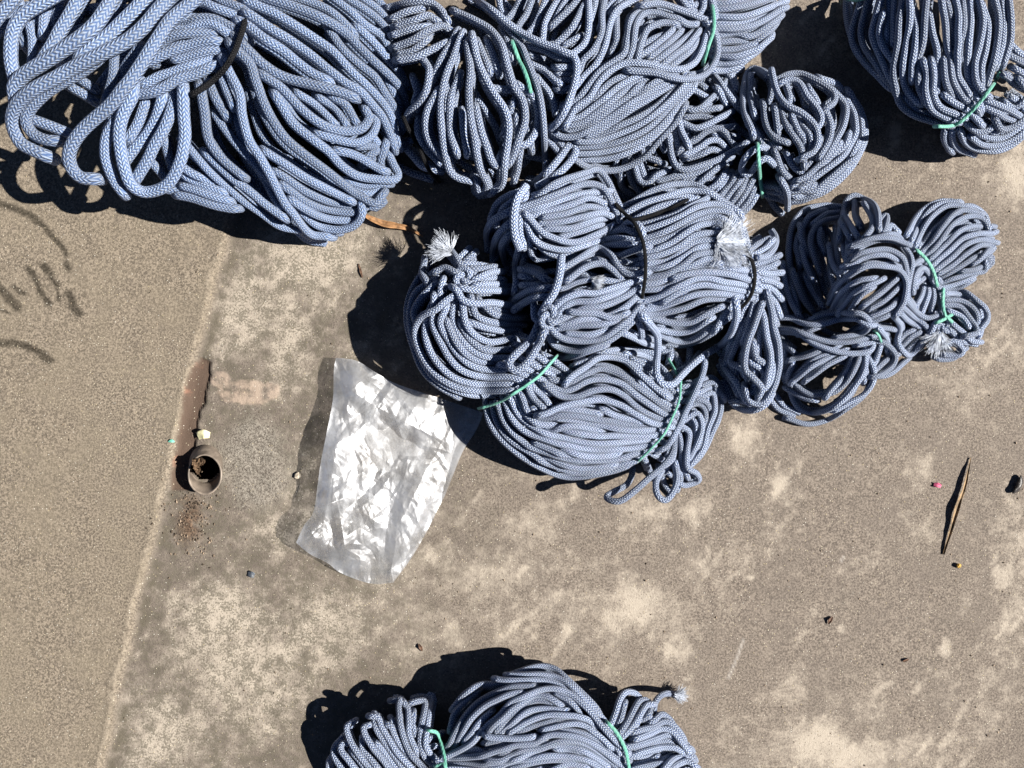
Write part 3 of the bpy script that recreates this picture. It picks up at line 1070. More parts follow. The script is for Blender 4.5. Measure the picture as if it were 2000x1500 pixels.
M_ROPE = rope_material('braided_grey_blue_rope', (.45, .52, .65), (.024, .058, .175), .0020, 10., 2.35)
M_THICK = rope_material('braided_bright_blue_rope', (.29, .36, .50), (.065, .12, .265), .0026, 12., 2.7)
M_GREEN = rope_material('green_plastic_twine', (.12, .37, .29), (.07, .26, .20), .0004, 4., .8, .6)
M_BLACK = rope_material('black_braided_cord', (.014, .014, .016), (.003, .003, .004), .0012, 8., 2., .15, 0.)
M_FIBRE = plain_material('loose_rope_fibres', (.50, .54, .62), .6, .4, .4, 90.)
M_DARKFIBRE = plain_material('black_cord_fibres', (.02, .02, .022), .6, .3, .3, 90.)

# ---------------------------------------------------------------- parse the coil drawings
strands, extras = [], []
RF = .815            # ropes squeeze a little under their own weight
HF = .82
for key, C in COIL.items():
    fr = None
    rf = .86 if key == 'A' else RF
    for line in C['text'].strip().splitlines():
        line = line.strip()
        if not line: continue
        if line[0] == '@': fr = line[1:]; continue
        tok, rest = line.split(' ', 1)
        if tok[0] in 'gkfn':
            extras.append((key, fr, tok, rest)); continue
        flag = ''
        tok, _, za = tok.partition('@')
        if tok[0] in 'xt': flag, tok = tok[0], tok[1:]
        lift, _, rr = tok.partition('/')
        lift = float(lift)
        r0, r1 = C['r'] * rf, C['r'] * rf
        if rr:
            q = rr.split('-'); r0 = float(q[0]) * rf; r1 = float(q[-1]) * rf
        P = ptsof(rest, fr)
        rm = (r0 + r1) / 2
        Q = catmull(P, rm * .5)
        n = len(Q)
        amp = rm * .34
        if lift > -.9:
            Q = Q + smooth1(np.stack([wob(n, 14), wob(n, 14)], 1) * amp * .5, 3)
        zd = smooth1(dome(C['domes'], Q[:, 0], Q[:, 1]), 12)
        rpx = np.linspace(r0, r1, n)
        rw = rpx * S * (1 - zd.mean() / H)
        d = 2 * rw
        base = zd * (1 - .0) + rw
        if lift < 0 and lift <= -.9: base = np.maximum(zd + lift * 2 * d, rw)
        z = base + max(lift, -.6) * d * .9 + smooth1(wob(n, 16), 3) * d * .5
        if flag == 't':
            z = base + lift * d * .8
            zt = C.get('tail')
        if za:
            za = [float(v) for v in za.split(',')]; z = smooth1(np.interp(np.linspace(0, 1, n), np.linspace(0, 1, len(za)), za), 10)
        z = np.maximum(smooth1(z, 4), rw)
        strands.append(dict(key=key, flag=flag, lift=lift, px=Q, z=z, r=rw, base=base, rpx=rpx, za=bool(za)))

# ends tuck down among the other turns
for s in strands:
    if s['flag'] == 't': continue
    px, z, r = s['px'], s['z'], s['r']
    def ext(px, z, r, s):
        t = px[0] - px[2]; t = t / (np.linalg.norm(t) + 1e-9)
        rp = s['rpx'].mean()
        k = np.array([1.9, 1.55, 1.15, .75, .38])
        np_ = px[0] + t * (k[:, None] * rp * .8)
        nz = np.maximum(z[0] - r[0] * np.array([2.6, 1.85, 1.15, .55, .15]), r[0] * .9)
        return np.vstack([np_, px]), np.r_[nz, z], np.r_[np.full(5, r[0]), r]
    px, z, r = ext(px, z, r, s)
    px, z, r = (a[::-1] for a in ext(px[::-1], z[::-1], r[::-1], s))
    s['px'], s['z'], s['r'] = px, z, r

# ---------------------------------------------------------------- let the turns push each other apart
def relax(ss, iters):
    P = np.vstack([world(s['px'][:, 0], s['px'][:, 1], s['z']) for s in ss])
    R = np.concatenate([s['r'] for s in ss])
    sid = np.concatenate([np.full(len(s['z']), i) for i, s in enumerate(ss)])
    pri = np.concatenate([np.full(len(s['z']), s['lift']) for s in ss])
    idx = np.concatenate([np.arange(len(s['z'])) for s in ss])
    first = np.r_[True, sid[1:] != sid[:-1]]; last = np.r_[sid[1:] != sid[:-1], True]
    P0 = P.copy(); n = len(P); cell = 2.05 * np.percentile(R, 99)
    prs = None
    for it in range(iters):
        if it % 4 == 0:
            g = np.floor(P / cell).astype(np.int64); g -= g.min(0) - 2
            dim = g.max(0) + 3
            keyv = (g[:, 0] * dim[1] + g[:, 1]) * dim[2] + g[:, 2]
            order = np.argsort(keyv, kind='stable'); ks = keyv[order]
            A, B = [], []
            for ox in (-1, 0, 1):
                for oy in (-1, 0, 1):
                    for oz in (-1, 0, 1):
                        o = (ox * dim[1] + oy) * dim[2] + oz
                        if o < 0: continue
                        lo = np.searchsorted(ks, keyv + o, 'left'); hi = np.searchsorted(ks, keyv + o, 'right')
                        c = hi - lo; tot = c.sum()
                        if tot == 0: continue
                        ai = np.repeat(np.arange(n), c)
                        bi = order[np.arange(tot) - np.repeat(np.cumsum(c) - c, c) + np.repeat(lo, c)]
                        ok = (sid[ai] != sid[bi]) | (np.abs(idx[ai] - idx[bi]) > 9)
                        if o == 0: ok &= ai < bi
                        ai, bi = ai[ok], bi[ok]
                        dd = np.linalg.norm(P[ai] - P[bi], axis=1)
                        ok = dd < (R[ai] + R[bi]) * 1.2
                        A.append(ai[ok]); B.append(bi[ok])
            A = np.concatenate(A); B = np.concatenate(B)
        D = P[A] - P[B]; dist = np.linalg.norm(D, axis=1) + 1e-9
        ov = (R[A] + R[B]) * .94 - dist
        m = ov > 0
        a, b, D, dist, ov = A[m], B[m], D[m], dist[m], ov[m]
        nrm = D / dist[:, None]
        nrm[:, 2] += .35 * np.sign(pri[a] - pri[b] + 1e-3 * np.sign(D[:, 2]))
        nrm[:, 2] *= 1.5
        nrm /= np.linalg.norm(nrm, axis=1)[:, None] + 1e-9
        mv = nrm * (ov * .5)[:, None]
        acc = np.zeros_like(P); cnt = np.zeros(n)
        np.add.at(acc, a, mv); np.add.at(acc, b, -mv)
        np.add.at(cnt, a, 1); np.add.at(cnt, b, 1)
        P += acc / np.maximum(cnt, 1)[:, None] * .9
        dsp = P - P0
        sm = dsp.copy()
        sm[1:-1] = .25 * dsp[:-2] + .5 * dsp[1:-1] + .25 * dsp[2:]
        sm[first | last] = dsp[first | last]
        for _ in range(2):
            q = sm.copy(); q[1:-1] = .25 * sm[:-2] + .5 * sm[1:-1] + .25 * sm[2:]; q[first | last] = sm[first | last]; sm = q
        lim = R[:, None] * .55
        sm[:, :2] = np.clip(sm[:, :2], -lim, lim)
        sm[:, 2] = np.clip(sm[:, 2], -4 * R, 4 * R)
        P = P0 + sm
        P[:, 2] = np.maximum(P[:, 2], R * .97)
    i = 0
    for s in ss:
        s['P'] = P[i:i + len(s['z'])]; i += len(s['z'])

over = [s for s in strands if s['flag'] == 't' and (s['lift'] >= 1 or s['za'])]
relax([s for s in strands if s['key'] == 'A'], 26)
relax([s for s in strands if s['key'] != 'A' and not any(s is o for o in over)], 26)
# long tails and knot loops lie over whatever is below them
oth = [s for s in strands if not any(s is o for o in over)]
OP = np.vstack([s['P'] for s in oth]); OR = np.concatenate([s['r'] for s in oth])
for s in over:
    px, z, r = s['px'], s['z'].copy(), s['r']
    if not s['za']:
        for _ in range(2):
            W = world(px[:, 0], px[:, 1], z); e = z * 0
            for i, p in enumerate(W):
                d2 = ((OP[:, :2] - p[:2]) ** 2).sum(1); rr = OR + r[i] * .9
                m = d2 < rr ** 2
                e[i] = (OP[m, 2] + np.sqrt(rr[m] ** 2 - d2[m])).max() if m.any() else 0
            for _k in range(5): e = np.maximum(e, np.maximum(np.r_[e[1:], e[-1]], np.r_[e[0], e[:-1]]))
            z = np.maximum(smooth1(e, 12), r)
        k = min(6, len(z) // 4)
        z[:k] -= np.linspace(2.2, 0, k) * r[:k]; z[-k:] -= np.linspace(0, 2.2, k) * r[-k:]
        z = np.maximum(smooth1(z, 2), r)
    s['P'] = world(px[:, 0], px[:, 1], z); s['z'] = z
    OP = np.vstack([OP, s['P']]); OR = np.r_[OR, r]
ALLP = np.vstack([s['P'] for s in strands]); ALLR = np.concatenate([s['r'] for s in strands])
ALLK = np.concatenate([np.full(len(s['P']), list(COIL).index(s['key'])) for s in strands])

def top_z(P, key, rad):
    K = list(COIL).index(key)
    sel = ALLK == K; Q, R = ALLP[sel], ALLR[sel]
    z = np.zeros(len(P))
    for i, p in enumerate(P):
        d2 = ((Q[:, :2] - p[:2]) ** 2).sum(1); rr = (R + rad)
        m = d2 < rr ** 2
        z[i] = (Q[m, 2] + np.sqrt(rr[m] ** 2 - d2[m])).max() if m.any() else rad
    return z

# ---------------------------------------------------------------- build the coils
def plan_to_world(px, zfun):
    z = np.full(len(px), .06)
    for _ in range(3):
        z = zfun(world(px[:, 0], px[:, 1], z))
    return z

def fray(parent, org, tip, dirv, L, spread, n, mat, z0, r=.00029):
    m = Mesh()
    ang0 = math.atan2(dirv[1], dirv[0])
    clumps = [(ang0 + rng.normal(0, spread * .42), rng.normal(0, .28), rng.uniform(.65, 1.1), rng.normal(0, 2., 2), rng.uniform(-.004, .006)) for _ in range(max(9, n // 9))]
    for i in range(int(n * 1.5)):
        c_ = clumps[i % len(clumps)]
        a = c_[0] + rng.normal(0, .13); l = L * c_[2] * rng.uniform(.6, 1.1)
        k = 7; t = np.linspace(0, 1, k)
        aa = a + (c_[1] + rng.normal(0, .16)) * t + np.sin(t * 7 + rng.uniform(0, 6)) * .16
        st = np.array(tip) + c_[3] + rng.normal(0, 1., 2)
        xy = st + np.c_[np.cumsum(np.cos(aa)), np.cumsum(np.sin(aa))] * l / k
        zz = z0 + rng.uniform(-.003, .004) + t * (c_[4] + rng.uniform(-.003, .003)) + np.sin(t * 5 + rng.uniform(0, 6)) * .0012
        m.tube(world(xy[:, 0], xy[:, 1], np.maximum(zz, .0008)), np.linspace(r * 1.2, r * .7, k), 3, rng.uniform(-1, 1), cap=False)
    return m.build('frayed_end', mat, parent, org)

for key, C in COIL.items():
    ss = [s for s in strands if s['key'] == key]
    cx, cy = C['domes'][0][:2]
    org = world(cx, cy, 0.)
    root = bpy.data.objects.new('rope_coil', None); COL.objects.link(root); root.location = org
    root.empty_display_size = .05
    tag(root, META[key][0], 'rope coil', 'blue grey braided rope coils')
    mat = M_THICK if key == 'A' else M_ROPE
    body = Mesh()
    for s in ss:
        tone = rng.uniform(-1, 1) + {'E': -.4, 'M': -.3, 'D': -.3, 'G': .3, 'B': -.2}.get(key, 0)  # per-coil offset: dirtier rope, partly also shade and sunlight put into the colour
        if s['flag'] == 't':
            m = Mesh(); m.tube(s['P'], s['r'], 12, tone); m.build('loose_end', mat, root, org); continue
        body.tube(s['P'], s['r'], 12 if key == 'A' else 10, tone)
        if s['flag'] == 'x' or s['lift'] < -.9: continue
        n = len(s['z']); rm = s['r'].mean(); d = 2 * rm
        Pw = s['P'][5:-5] if n > 16 else s['P']
        zt = Pw[:, 2] - max(s['lift'], 0) * d * .9
        kx = S * (1 - Pw[:, 2] / H); qx = Pw[:, 0] / kx + 1000; qy = -Pw[:, 1] / kx + 750
        layers = [zt - 1.9 * d, zt - 3.3 * d, (zt - 3.3 * d) * .62, (zt - 3.3 * d) * .28][:C.get('layers', 4)]
        for li, zz in enumerate(layers):
            if zz.mean() < rm * .9: continue
            zz = np.maximum(zz, rm)
            rp = s['rpx'].mean()
            T = np.gradient(np.c_[qx, qy], axis=0); T /= np.linalg.norm(T, axis=1)[:, None] + 1e-9
            off = (rng.choice([-1, 1]) * rng.uniform(.5, 1.1) * rp if li < 2 else rng.uniform(-1.5, 1.5) * rp)
            cen = np.array([cx, cy]); tc = cen - np.c_[qx, qy].mean(0)
            nv = np.c_[-T[:, 1], T[:, 0]]
            if abs(off) > 0 and np.dot(nv.mean(0) * np.sign(off), tc) < 0 and li < 4: off = -off
            q = np.c_[qx, qy] + nv * off
            W = world(q[:, 0], q[:, 1], zz)[::2]
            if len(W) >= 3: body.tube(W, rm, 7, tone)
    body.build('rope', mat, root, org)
    for (k2, fr, tok, rest) in extras:
        if k2 != key: continue
        if tok[0] in 'gk':
            rad_px = float(tok.split('/')[1]); rw = rad_px * S * (.74 if tok[0] == 'g' else .85)
            q = catmull(ptsof(rest, fr), 3.)
            z = plan_to_world(q, lambda P: top_z(P, key, rw))
            # taut: bridge the dips between turns
            for _ in range(30): z = np.maximum(smooth1(z, 1), z * .0 + z)
            z = smooth1(z, 6) + rw * .7
            t = q[0] - q[3]; t /= np.linalg.norm(t); u = q[-1] - q[-4]; u /= np.linalg.norm(u)
            e = np.array([3, 2, 1.])[:, None]
            q = np.vstack([q[0] + t * e * 3, q, q[-1] + u * e[::-1] * 3])
            z = np.r_[np.maximum(z[0] - np.array([.03, .018, .007]), .003), z, np.maximum(z[-1] - np.array([.007, .018, .03]), .003)]
            m = Mesh(); m.tube(world(q[:, 0], q[:, 1], z), rw, 8, 0., flat=.7 if tok[0] == 'g' else 1.)
            m.build('binding_twine' if tok[0] == 'g' else 'binding_cord', M_GREEN if tok[0] == 'g' else M_BLACK, root, org)
        elif tok[0] == 'n':
            a = rest.split(); c = ptsof(a[0], fr)[0]; size = float(a[1]); rot = math.radians(float(a[2]))
            rp = float(tok.split('/')[1]); rw = rp * S * .86
            zc = float(plan_to_world(c[None], lambda P: top_z(P, key, .004))[0]) - .003
            t = np.linspace(0, 2 * np.pi, 90)
            x = (2 + np.cos(3 * t)) * np.cos(2 * t); y = (2 + np.cos(3 * t)) * np.sin(2 * t) * .85; zz = np.sin(3 * t)
            k = size * .78
            X = x * math.cos(rot) - y * math.sin(rot); Y = x * math.sin(rot) + y * math.cos(rot)
            z = zc + zz * k * S * .9
            m = Mesh(); m.tube(world(c[0] + X * k, c[1] + Y * k, z), rw, 12, .3, cap=False); m.build('knot', mat, root, org)
        elif tok[0] == 'f':
            a = rest.split(); c = ptsof(a[0], fr)[0]; dv = tuple(float(v) for v in a[1].split(','))
            z0 = float(plan_to_world(c[None], lambda P: top_z(P, key, .002))[0])
            if key == 'M': z0 = .012
            if tok == 'fk': z0 = .03
            fray(root, org, c, dv, float(a[2]), float(a[3]), int(a[4]), M_DARKFIBRE if tok == 'fk' else M_FIBRE, z0)
# ---------------------------------------------------------------- ground sheet
def vnoise(x, y, cell, seed):
    r = np.random.default_rng(seed); G = r.random((256, 256))
    u, v = x / cell, y / cell
    i, j = np.floor(u).astype(int), np.floor(v).astype(int); fu, fv = u - i, v - j
    fu = fu * fu * (3 - 2 * fu); fv = fv * fv * (3 - 2 * fv)
    g = lambda a, b: G[a % 256, b % 256]
    return (g(i, j) * (1 - fu) + g(i + 1, j) * fu) * (1 - fv) + (g(i, j + 1) * (1 - fu) + g(i + 1, j + 1) * fu) * fv
def fbm(x, y, cell, seed, o=4):
    return sum(vnoise(x, y, cell / 2 ** k, seed + k) / 2 ** k for k in range(o)) / sum(1 / 2 ** k for k in range(o))
def seg_dist(x, y, poly):
    best = np.full(x.shape, 1e9)
    for (ax, ay), (bx, by) in zip(poly[:-1], poly[1:]):
        dx, dy = bx - ax, by - ay; t = np.clip(((x - ax) * dx + (y - ay) * dy) / (dx * dx + dy * dy), 0, 1)
        best = np.minimum(best, np.hypot(x - ax - t * dx, y - ay - t * dy))
    return best
def inside(x, y, poly):
    c = np.zeros(x.shape, bool); n = len(poly)
    for i in range(n):
        (x1, y1), (x2, y2) = poly[i], poly[i - 1]
        c ^= ((y1 > y) != (y2 > y)) & (x < (x2 - x1) * (y - y1) / (y2 - y1 + 1e-9) + x1)
    return c
def sm(v, lo, hi):
    t = np.clip((v - lo) / (hi - lo), 0, 1); return t * t * (3 - 2 * t)

inner_x = np.arange(-80, 2084, 4.); inner_y = np.arange(-80, 1584, 4.)
grow = np.cumsum(40 * 1.35 ** np.arange(18))
gx = np.r_[inner_x[0] - grow[::-1], inner_x, inner_x[-1] + grow]
gy = np.r_[inner_y[0] - grow[::-1], inner_y, inner_y[-1] + grow]
X, Y = np.meshgrid(gx, gy)
edge_y = [-200000, 0, 120, 300, 415, 470, 580, 640, 700, 830, 960, 1060, 1180, 1300, 1400, 1500, 1700, 200000]
edge_x = [560, 545, 525, 490, 466, 456, 430, 412, 396, 366, 335, 312, 284, 256, 236, 214, 180, 100]
EX = np.interp(Y, edge_y, edge_x) + (fbm(X * 0 + 7, Y, 60, 3) - .5) * 12
dl = EX - X                                     # > 0 on the left slab
left = sm(dl, 2, 18)
h = .0045 * sm(dl + (fbm(X, Y, 30, 33) - .5) * 10, 0, 24) + .0012 * np.exp(-((dl - 24) / 7) ** 2) * fbm(X, Y, 30, 34)
h += (fbm(X, Y, 260, 20) - .5) * .004 + (fbm(X, Y, 40, 30) - .5) * .0012
clay_poly = [(392, 696), (412, 704), (412, 740), (404, 775), (396, 800), (389, 850), (380, 900), (368, 958), (334, 962), (330, 930), (340, 880), (346, 840), (354, 800), (362, 760), (372, 722)]
jx = (fbm(X, Y, 30, 60) - .5) * 12
inn = inside(X + jx, Y + jx * .5, clay_poly)
dclay = seg_dist(X + jx, Y + jx * .5, clay_poly + clay_poly[:1])
clay = np.where(inn, sm(dclay, 0, 4), 0.)
h -= clay * (.0035 + .003 * fbm(X, Y, 25, 70))
soil = np.exp(-(((X - 372) / 26) ** 2 + ((Y - 1015) / 48) ** 2) ** 1.5) * sm(fbm(X, Y, 16, 81), .32, .6)
h += soil * .005 * fbm(X, Y, 9, 90)
rough = sm(1.1 - np.hypot((X - 500) / 90, (Y - 890) / 118) + (fbm(X, Y, 60, 100) - .5) * 1.0, .05, .7) * (1 - left)
h += rough * (fbm(X, Y, 13, 110, 3) - .5) * .003
pink = np.maximum(np.exp(-((np.hypot((X - 488) / 70, (Y - 766) / 26)) ** 4)), np.exp(-((np.hypot((X - 429) / 20, (Y - 742) / 16)) ** 4)))
pink = sm(pink + (fbm(X, Y, 22, 120) - .5) * .7, .4, .6)
h += pink * .001 * (1 - left)
PALE = [(600, 500, 120, 110, 1), (540, 640, 90, 120, .9), (690, 520, 60, 110, .6), (470, 560, 35, 90, .8), (430, 1230, 130, 90, .9), (480, 1330, 160, 130, .8), (330, 1440, 110, 110, .9),
        (640, 1230, 140, 120, .7), (800, 1230, 110, 110, .6), (930, 1130, 140, 50, .7), (1060, 1200, 140, 70, .6), (1240, 1200, 90, 60, .8), (1240, 1150, 50, 40, .5), (1110, 1090, 110, 40, .5),
        (1330, 1270, 40, 60, .6), (1522, 942, 26, 24, 1), (1560, 895, 28, 30, .6), (1450, 860, 35, 45, .7), (1800, 900, 36, 34, .6), (1790, 1020, 46, 55, .6), (1640, 1470, 130, 40, 1),
        (1560, 1440, 70, 30, .5), (1755, 262, 22, 34, .9), (1710, 120, 40, 60, .3), (1975, 360, 30, 80, .9), (1930, 500, 26, 110, .6), (1900, 800, 45, 90, .4), (1360, 990, 50, 22, .6),
        (1250, 1010, 70, 36, .6), (1846, 1266, 13, 20, 1.1), (1010, 1030, 80, 36, .5), (590, 980, 40, 60, .5), (560, 1040, 60, 50, .6), (1640, 1230, 10, 9, 1), (1468, 1130, 10, 8, 1), (1710, 230, 30, 30, .4),
        (1690, 1090, 40, 40, .4), (1970, 1200, 16, 55, .6), (1930, 1330, 40, 30, .5), (1540, 1370, 40, 70, .4), (300, 500, 12, 22, .5), (205, 300, 20, 10, .5), (1980, 280, 20, 40, .7), (1965, 700, 55, 280, .38), (1985, 1120, 60, 240, .36), (1900, 1340, 110, 90, .3), (1700, 1380, 60, 90, .3), (1420, 1380, 50, 60, .25), (1620, 860, 70, 40, .25), (1400, 1100, 60, 50, .3)]
pale = np.zeros(X.shape)
wx, wy = X + (fbm(X, Y, 90, 130) - .5) * 90, Y + (fbm(X, Y, 90, 140) - .5) * 90
for cx, cy, rx, ry, a in PALE:
    w = min(1., min(rx, ry) / 45)
    ax_, ay_ = X + (wx - X) * w, Y + (wy - Y) * w
    pale = np.maximum(pale, a * np.exp(-((ax_ - cx) / rx) ** 2 - ((ay_ - cy) / ry) ** 2))
streak = fbm(X * .75 + Y * .66, (Y * .75 - X * .66) * .3, 70, 150)
fine = sm(fbm(X * .8 + Y * .6, (Y * .8 - X * .6) * .35, 16, 155), .6, .74) * sm(fbm(X, Y, 150, 156), .4, .6)
pale = pale * .9 + fine * .34 + (streak - .5) * .85 + (fbm(X, Y, 30, 160) - .5) * .35
pale *= 1 - left
speck = sm(900 - X + (fbm(X, Y, 200, 170) - .5) * 300, -250, 250) * (1 - left)
wet = np.zeros(X.shape)
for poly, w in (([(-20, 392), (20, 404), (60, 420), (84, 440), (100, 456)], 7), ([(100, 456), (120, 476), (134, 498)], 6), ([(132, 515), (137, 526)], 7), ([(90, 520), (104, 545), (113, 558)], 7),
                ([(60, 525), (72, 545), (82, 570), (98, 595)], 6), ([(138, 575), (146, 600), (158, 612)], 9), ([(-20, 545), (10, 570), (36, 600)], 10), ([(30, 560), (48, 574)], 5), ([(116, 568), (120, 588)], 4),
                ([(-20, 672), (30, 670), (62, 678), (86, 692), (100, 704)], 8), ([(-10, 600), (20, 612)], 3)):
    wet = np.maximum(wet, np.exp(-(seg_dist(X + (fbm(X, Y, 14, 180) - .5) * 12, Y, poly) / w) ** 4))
line = np.exp(-((dl - 22 - (fbm(X * 0, Y, 60, 190) - .5) * 12 - (fbm(X, Y, 12, 191) - .5) * 8) / 4.) ** 2) * sm(fbm(X, Y, 22, 200, 3), .3, .62)
damp = np.exp(-((dl + 6) / 9) ** 2) * sm(fbm(X, Y, 40, 210), .42, .62)
scratch = np.exp(-(seg_dist(X, Y, [(1452, 1250), (1440, 1285), (1422, 1325)]) / 2.2) ** 2)
scratch = np.maximum(scratch, np.exp(-(seg_dist(X, Y, [(1648, 1088), (1642, 1098)]) / 2.) ** 2))
hx, hy = (X - 402) / 30.5, (Y - 905) / 34.
hole = hx ** 2 + hy ** 2
gw = world(X.ravel(), Y.ravel(), np.zeros(X.size)); gw[:, 2] = h.ravel()
ny, nx = X.shape
ii, jj = np.meshgrid(np.arange(ny - 1), np.arange(nx - 1), indexing='ij')
F = np.stack([ii * nx + jj, (ii + 1) * nx + jj, (ii + 1) * nx + jj + 1, ii * nx + jj + 1], -1).reshape(-1, 4)
keep = hole.ravel()[F].min(1) > .78
F = F[keep]
me = bpy.data.meshes.new('ground')
me.vertices.add(len(gw)); me.vertices.foreach_set('co', gw.ravel())
me.loops.add(F.size); me.loops.foreach_set('vertex_index', F.ravel().astype(np.int32))
me.polygons.add(len(F)); me.polygons.foreach_set('loop_start', (np.arange(len(F)) * 4).astype(np.int32))
me.update(calc_edges=True)
me.polygons.foreach_set('use_smooth', np.ones(len(F), bool))
for nm, arr in (('left', left), ('pale', pale), ('speck', speck), ('wet', wet), ('clay', clay), ('soil', soil), ('rough', rough), ('pink', pink), ('line', line), ('damp', damp), ('scratch', scratch)):
    at = me.attributes.new(nm, 'FLOAT', 'POINT'); at.data.foreach_set('value', arr.ravel().astype(np.float32))

N = NT('weathered_concrete'); p = N.pos()
g1 = N.noise(p, 360., 4., .7); g2 = N.noise(p, 900., 2., .6); g3 = N.noise(p, 14., 4., .6); g4 = N.noise(p, 60., 4., .65)
g5 = N.noise(p, 230., 3., .6)
grain = N.step(g1, .38, .64)
cl = N.mix(grain, (.085, .070, .054), (.265, .220, .170))
cl = N.mix(N.step(g3, .35, .7, 0., .5), cl, (.185, .155, .115))
cl = N.mix(N.step(g4, .5, .75, 0., .45), cl, (.115, .095, .077))
cr = N.mix(grain, (.090, .074, .062), (.232, .194, .160))
cr = N.mix(N.step(g3, .4, .7, 0., .45), cr, (.135, .113, .096))
cr = N.mix(N.step(g4, .48, .78, 0., .4), cr, (.29, .245, .20))
palen = N.math('ADD', N.attr('pale'), N.math('MULTIPLY', N.math('SUBTRACT', g4, .5), 1.1))
palen = N.math('ADD', palen, N.math('MULTIPLY', N.math('SUBTRACT', g5, .5), .55))
pf = N.step(palen, .06, .98)
pcol = N.mix(g5, (.335, .288, .235), (.44, .385, .32))
cr = N.mix(N.math('MULTIPLY', pf, .9), cr, pcol)
sp = N.math('MULTIPLY', N.step(N.math('ADD', N.math('MULTIPLY', g1, .55), N.math('MULTIPLY', N.noise(p, 45., 4., .65), .45)), .46, .56), N.attr('speck'))
cr = N.mix(N.math('MULTIPLY', sp, .72), cr, (.075, .067, .048))
c = N.mix(N.attr('left'), cr, cl)
c = N.mix(N.math('MULTIPLY', N.math('MULTIPLY', N.attr('line'), N.step(g5, .3, .6)), .5), c, (.33, .28, .22))
c = N.mix(N.math('MULTIPLY', N.attr('damp'), .6), c, (.09, .078, .055))
c = N.mix(N.math('MULTIPLY', N.attr('rough'), .75), c, N.mix(N.step(g1, .34, .64), (.075, .062, .05), (.31, .28, .24)))
c = N.mix(N.math('MULTIPLY', N.math('MULTIPLY', N.attr('pink'), N.step(g4, .3, .6)), .7), c, (.37, .285, .225))
clc = N.mix(N.step(N.noise(p, 40., 4.), .58, .74), (.085, .058, .043), (.27, .135, .09))
c = N.mix(N.attr('clay'), c, clc)
c = N.mix(N.math('MULTIPLY', N.attr('soil'), 1.), c, N.mix(grain, (.035, .022, .015), (.16, .105, .07)))
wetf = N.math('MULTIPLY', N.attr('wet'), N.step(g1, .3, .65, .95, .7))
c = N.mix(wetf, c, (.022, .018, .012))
c = N.mix(N.math('MULTIPLY', N.attr('scratch'), .6), c, (.42, .39, .36))
# pale sand grains and darker pits in the cement
vor = N.n('ShaderNodeTexVoronoi', {'Vector': p, 'Scale': 330.}, feature='F1')
hue = N.n('ShaderNodeSeparateColor', {0: vor.outputs['Color']})
sel = N.math('MULTIPLY', N.step(vor.outputs['Distance'], .16, .3, 1., 0.), N.step(hue.outputs[0], .84, .87))
c = N.mix(N.math('MULTIPLY', sel, .8), c, N.mix(hue.outputs[1], (.46, .38, .22), (.60, .57, .51)))
sel2 = N.math('MULTIPLY', N.step(vor.outputs['Distance'], .2, .34, 1., 0.), N.step(hue.outputs[2], .86, .89))
c = N.mix(N.math('MULTIPLY', sel2, .55), c, (.05, .04, .03))
hgt = N.math('ADD', N.math('MULTIPLY', g1, .8), N.math('MULTIPLY', g2, .5))
hgt = N.math('ADD', hgt, N.math('MULTIPLY', sel, .4))
hgt = N.math('ADD', hgt, N.math('MULTIPLY', N.math('MULTIPLY', g1, N.attr('rough')), 1.5))
hgt = N.math('SUBTRACT', hgt, N.math('MULTIPLY', pf, .5))
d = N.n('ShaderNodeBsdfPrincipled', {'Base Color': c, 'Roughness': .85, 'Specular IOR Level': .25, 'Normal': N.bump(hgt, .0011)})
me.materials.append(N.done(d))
ground = link('ground', me); tag(ground, 'weathered concrete yard with a joint between two slabs', 'ground', kind='structure')

def gz(px, py):
    i = np.clip(np.searchsorted(gy, py), 0, ny - 1); j = np.clip(np.searchsorted(gx, px), 0, nx - 1)
    return h[i, j]

# ---------------------------------------------------------------- clear plastic bag
def coons(top, bottom, lft, rgt, nu, nv):
    def par(p, n):
        q = catmull(np.array(p, float), 1.); s_ = np.r_[0, np.cumsum(np.linalg.norm(np.diff(q, axis=0), axis=1))]
        t_ = np.linspace(0, s_[-1], n)
        return np.c_[np.interp(t_, s_, q[:, 0]), np.interp(t_, s_, q[:, 1])]
    T, B, L, R = par(top, nu), par(bottom, nu), par(lft, nv), par(rgt, nv)
    u = np.linspace(0, 1, nu)[None, :, None]; v = np.linspace(0, 1, nv)[:, None, None]
    return (1 - v) * T[None] + v * B[None] + (1 - u) * L[:, None] + u * R[:, None] - ((1 - u) * (1 - v) * T[0] + u * (1 - v) * T[-1] + (1 - u) * v * B[0] + u * v * B[-1])
nu, nv = 250, 310
bag = coons([(656, 699), (672, 700), (700, 706), (735, 728), (775, 750), (860, 778), (944, 806)],
            [(578, 1060), (605, 1082), (640, 1100), (662, 1117), (700, 1133), (735, 1141), (768, 1138)],
            [(656, 699), (652, 725), (650, 780), (638, 845), (627, 900), (620, 950), (612, 1000), (594, 1026), (578, 1060)],
            [(944, 806), (930, 840), (905, 880), (888, 920), (870, 965), (850, 1005), (830, 1045), (800, 1095), (768, 1138)], nu, nv)
bx, by = bag[..., 0], bag[..., 1]
uu, vv = np.meshgrid(np.linspace(0, 1, nu), np.linspace(0, 1, nv))
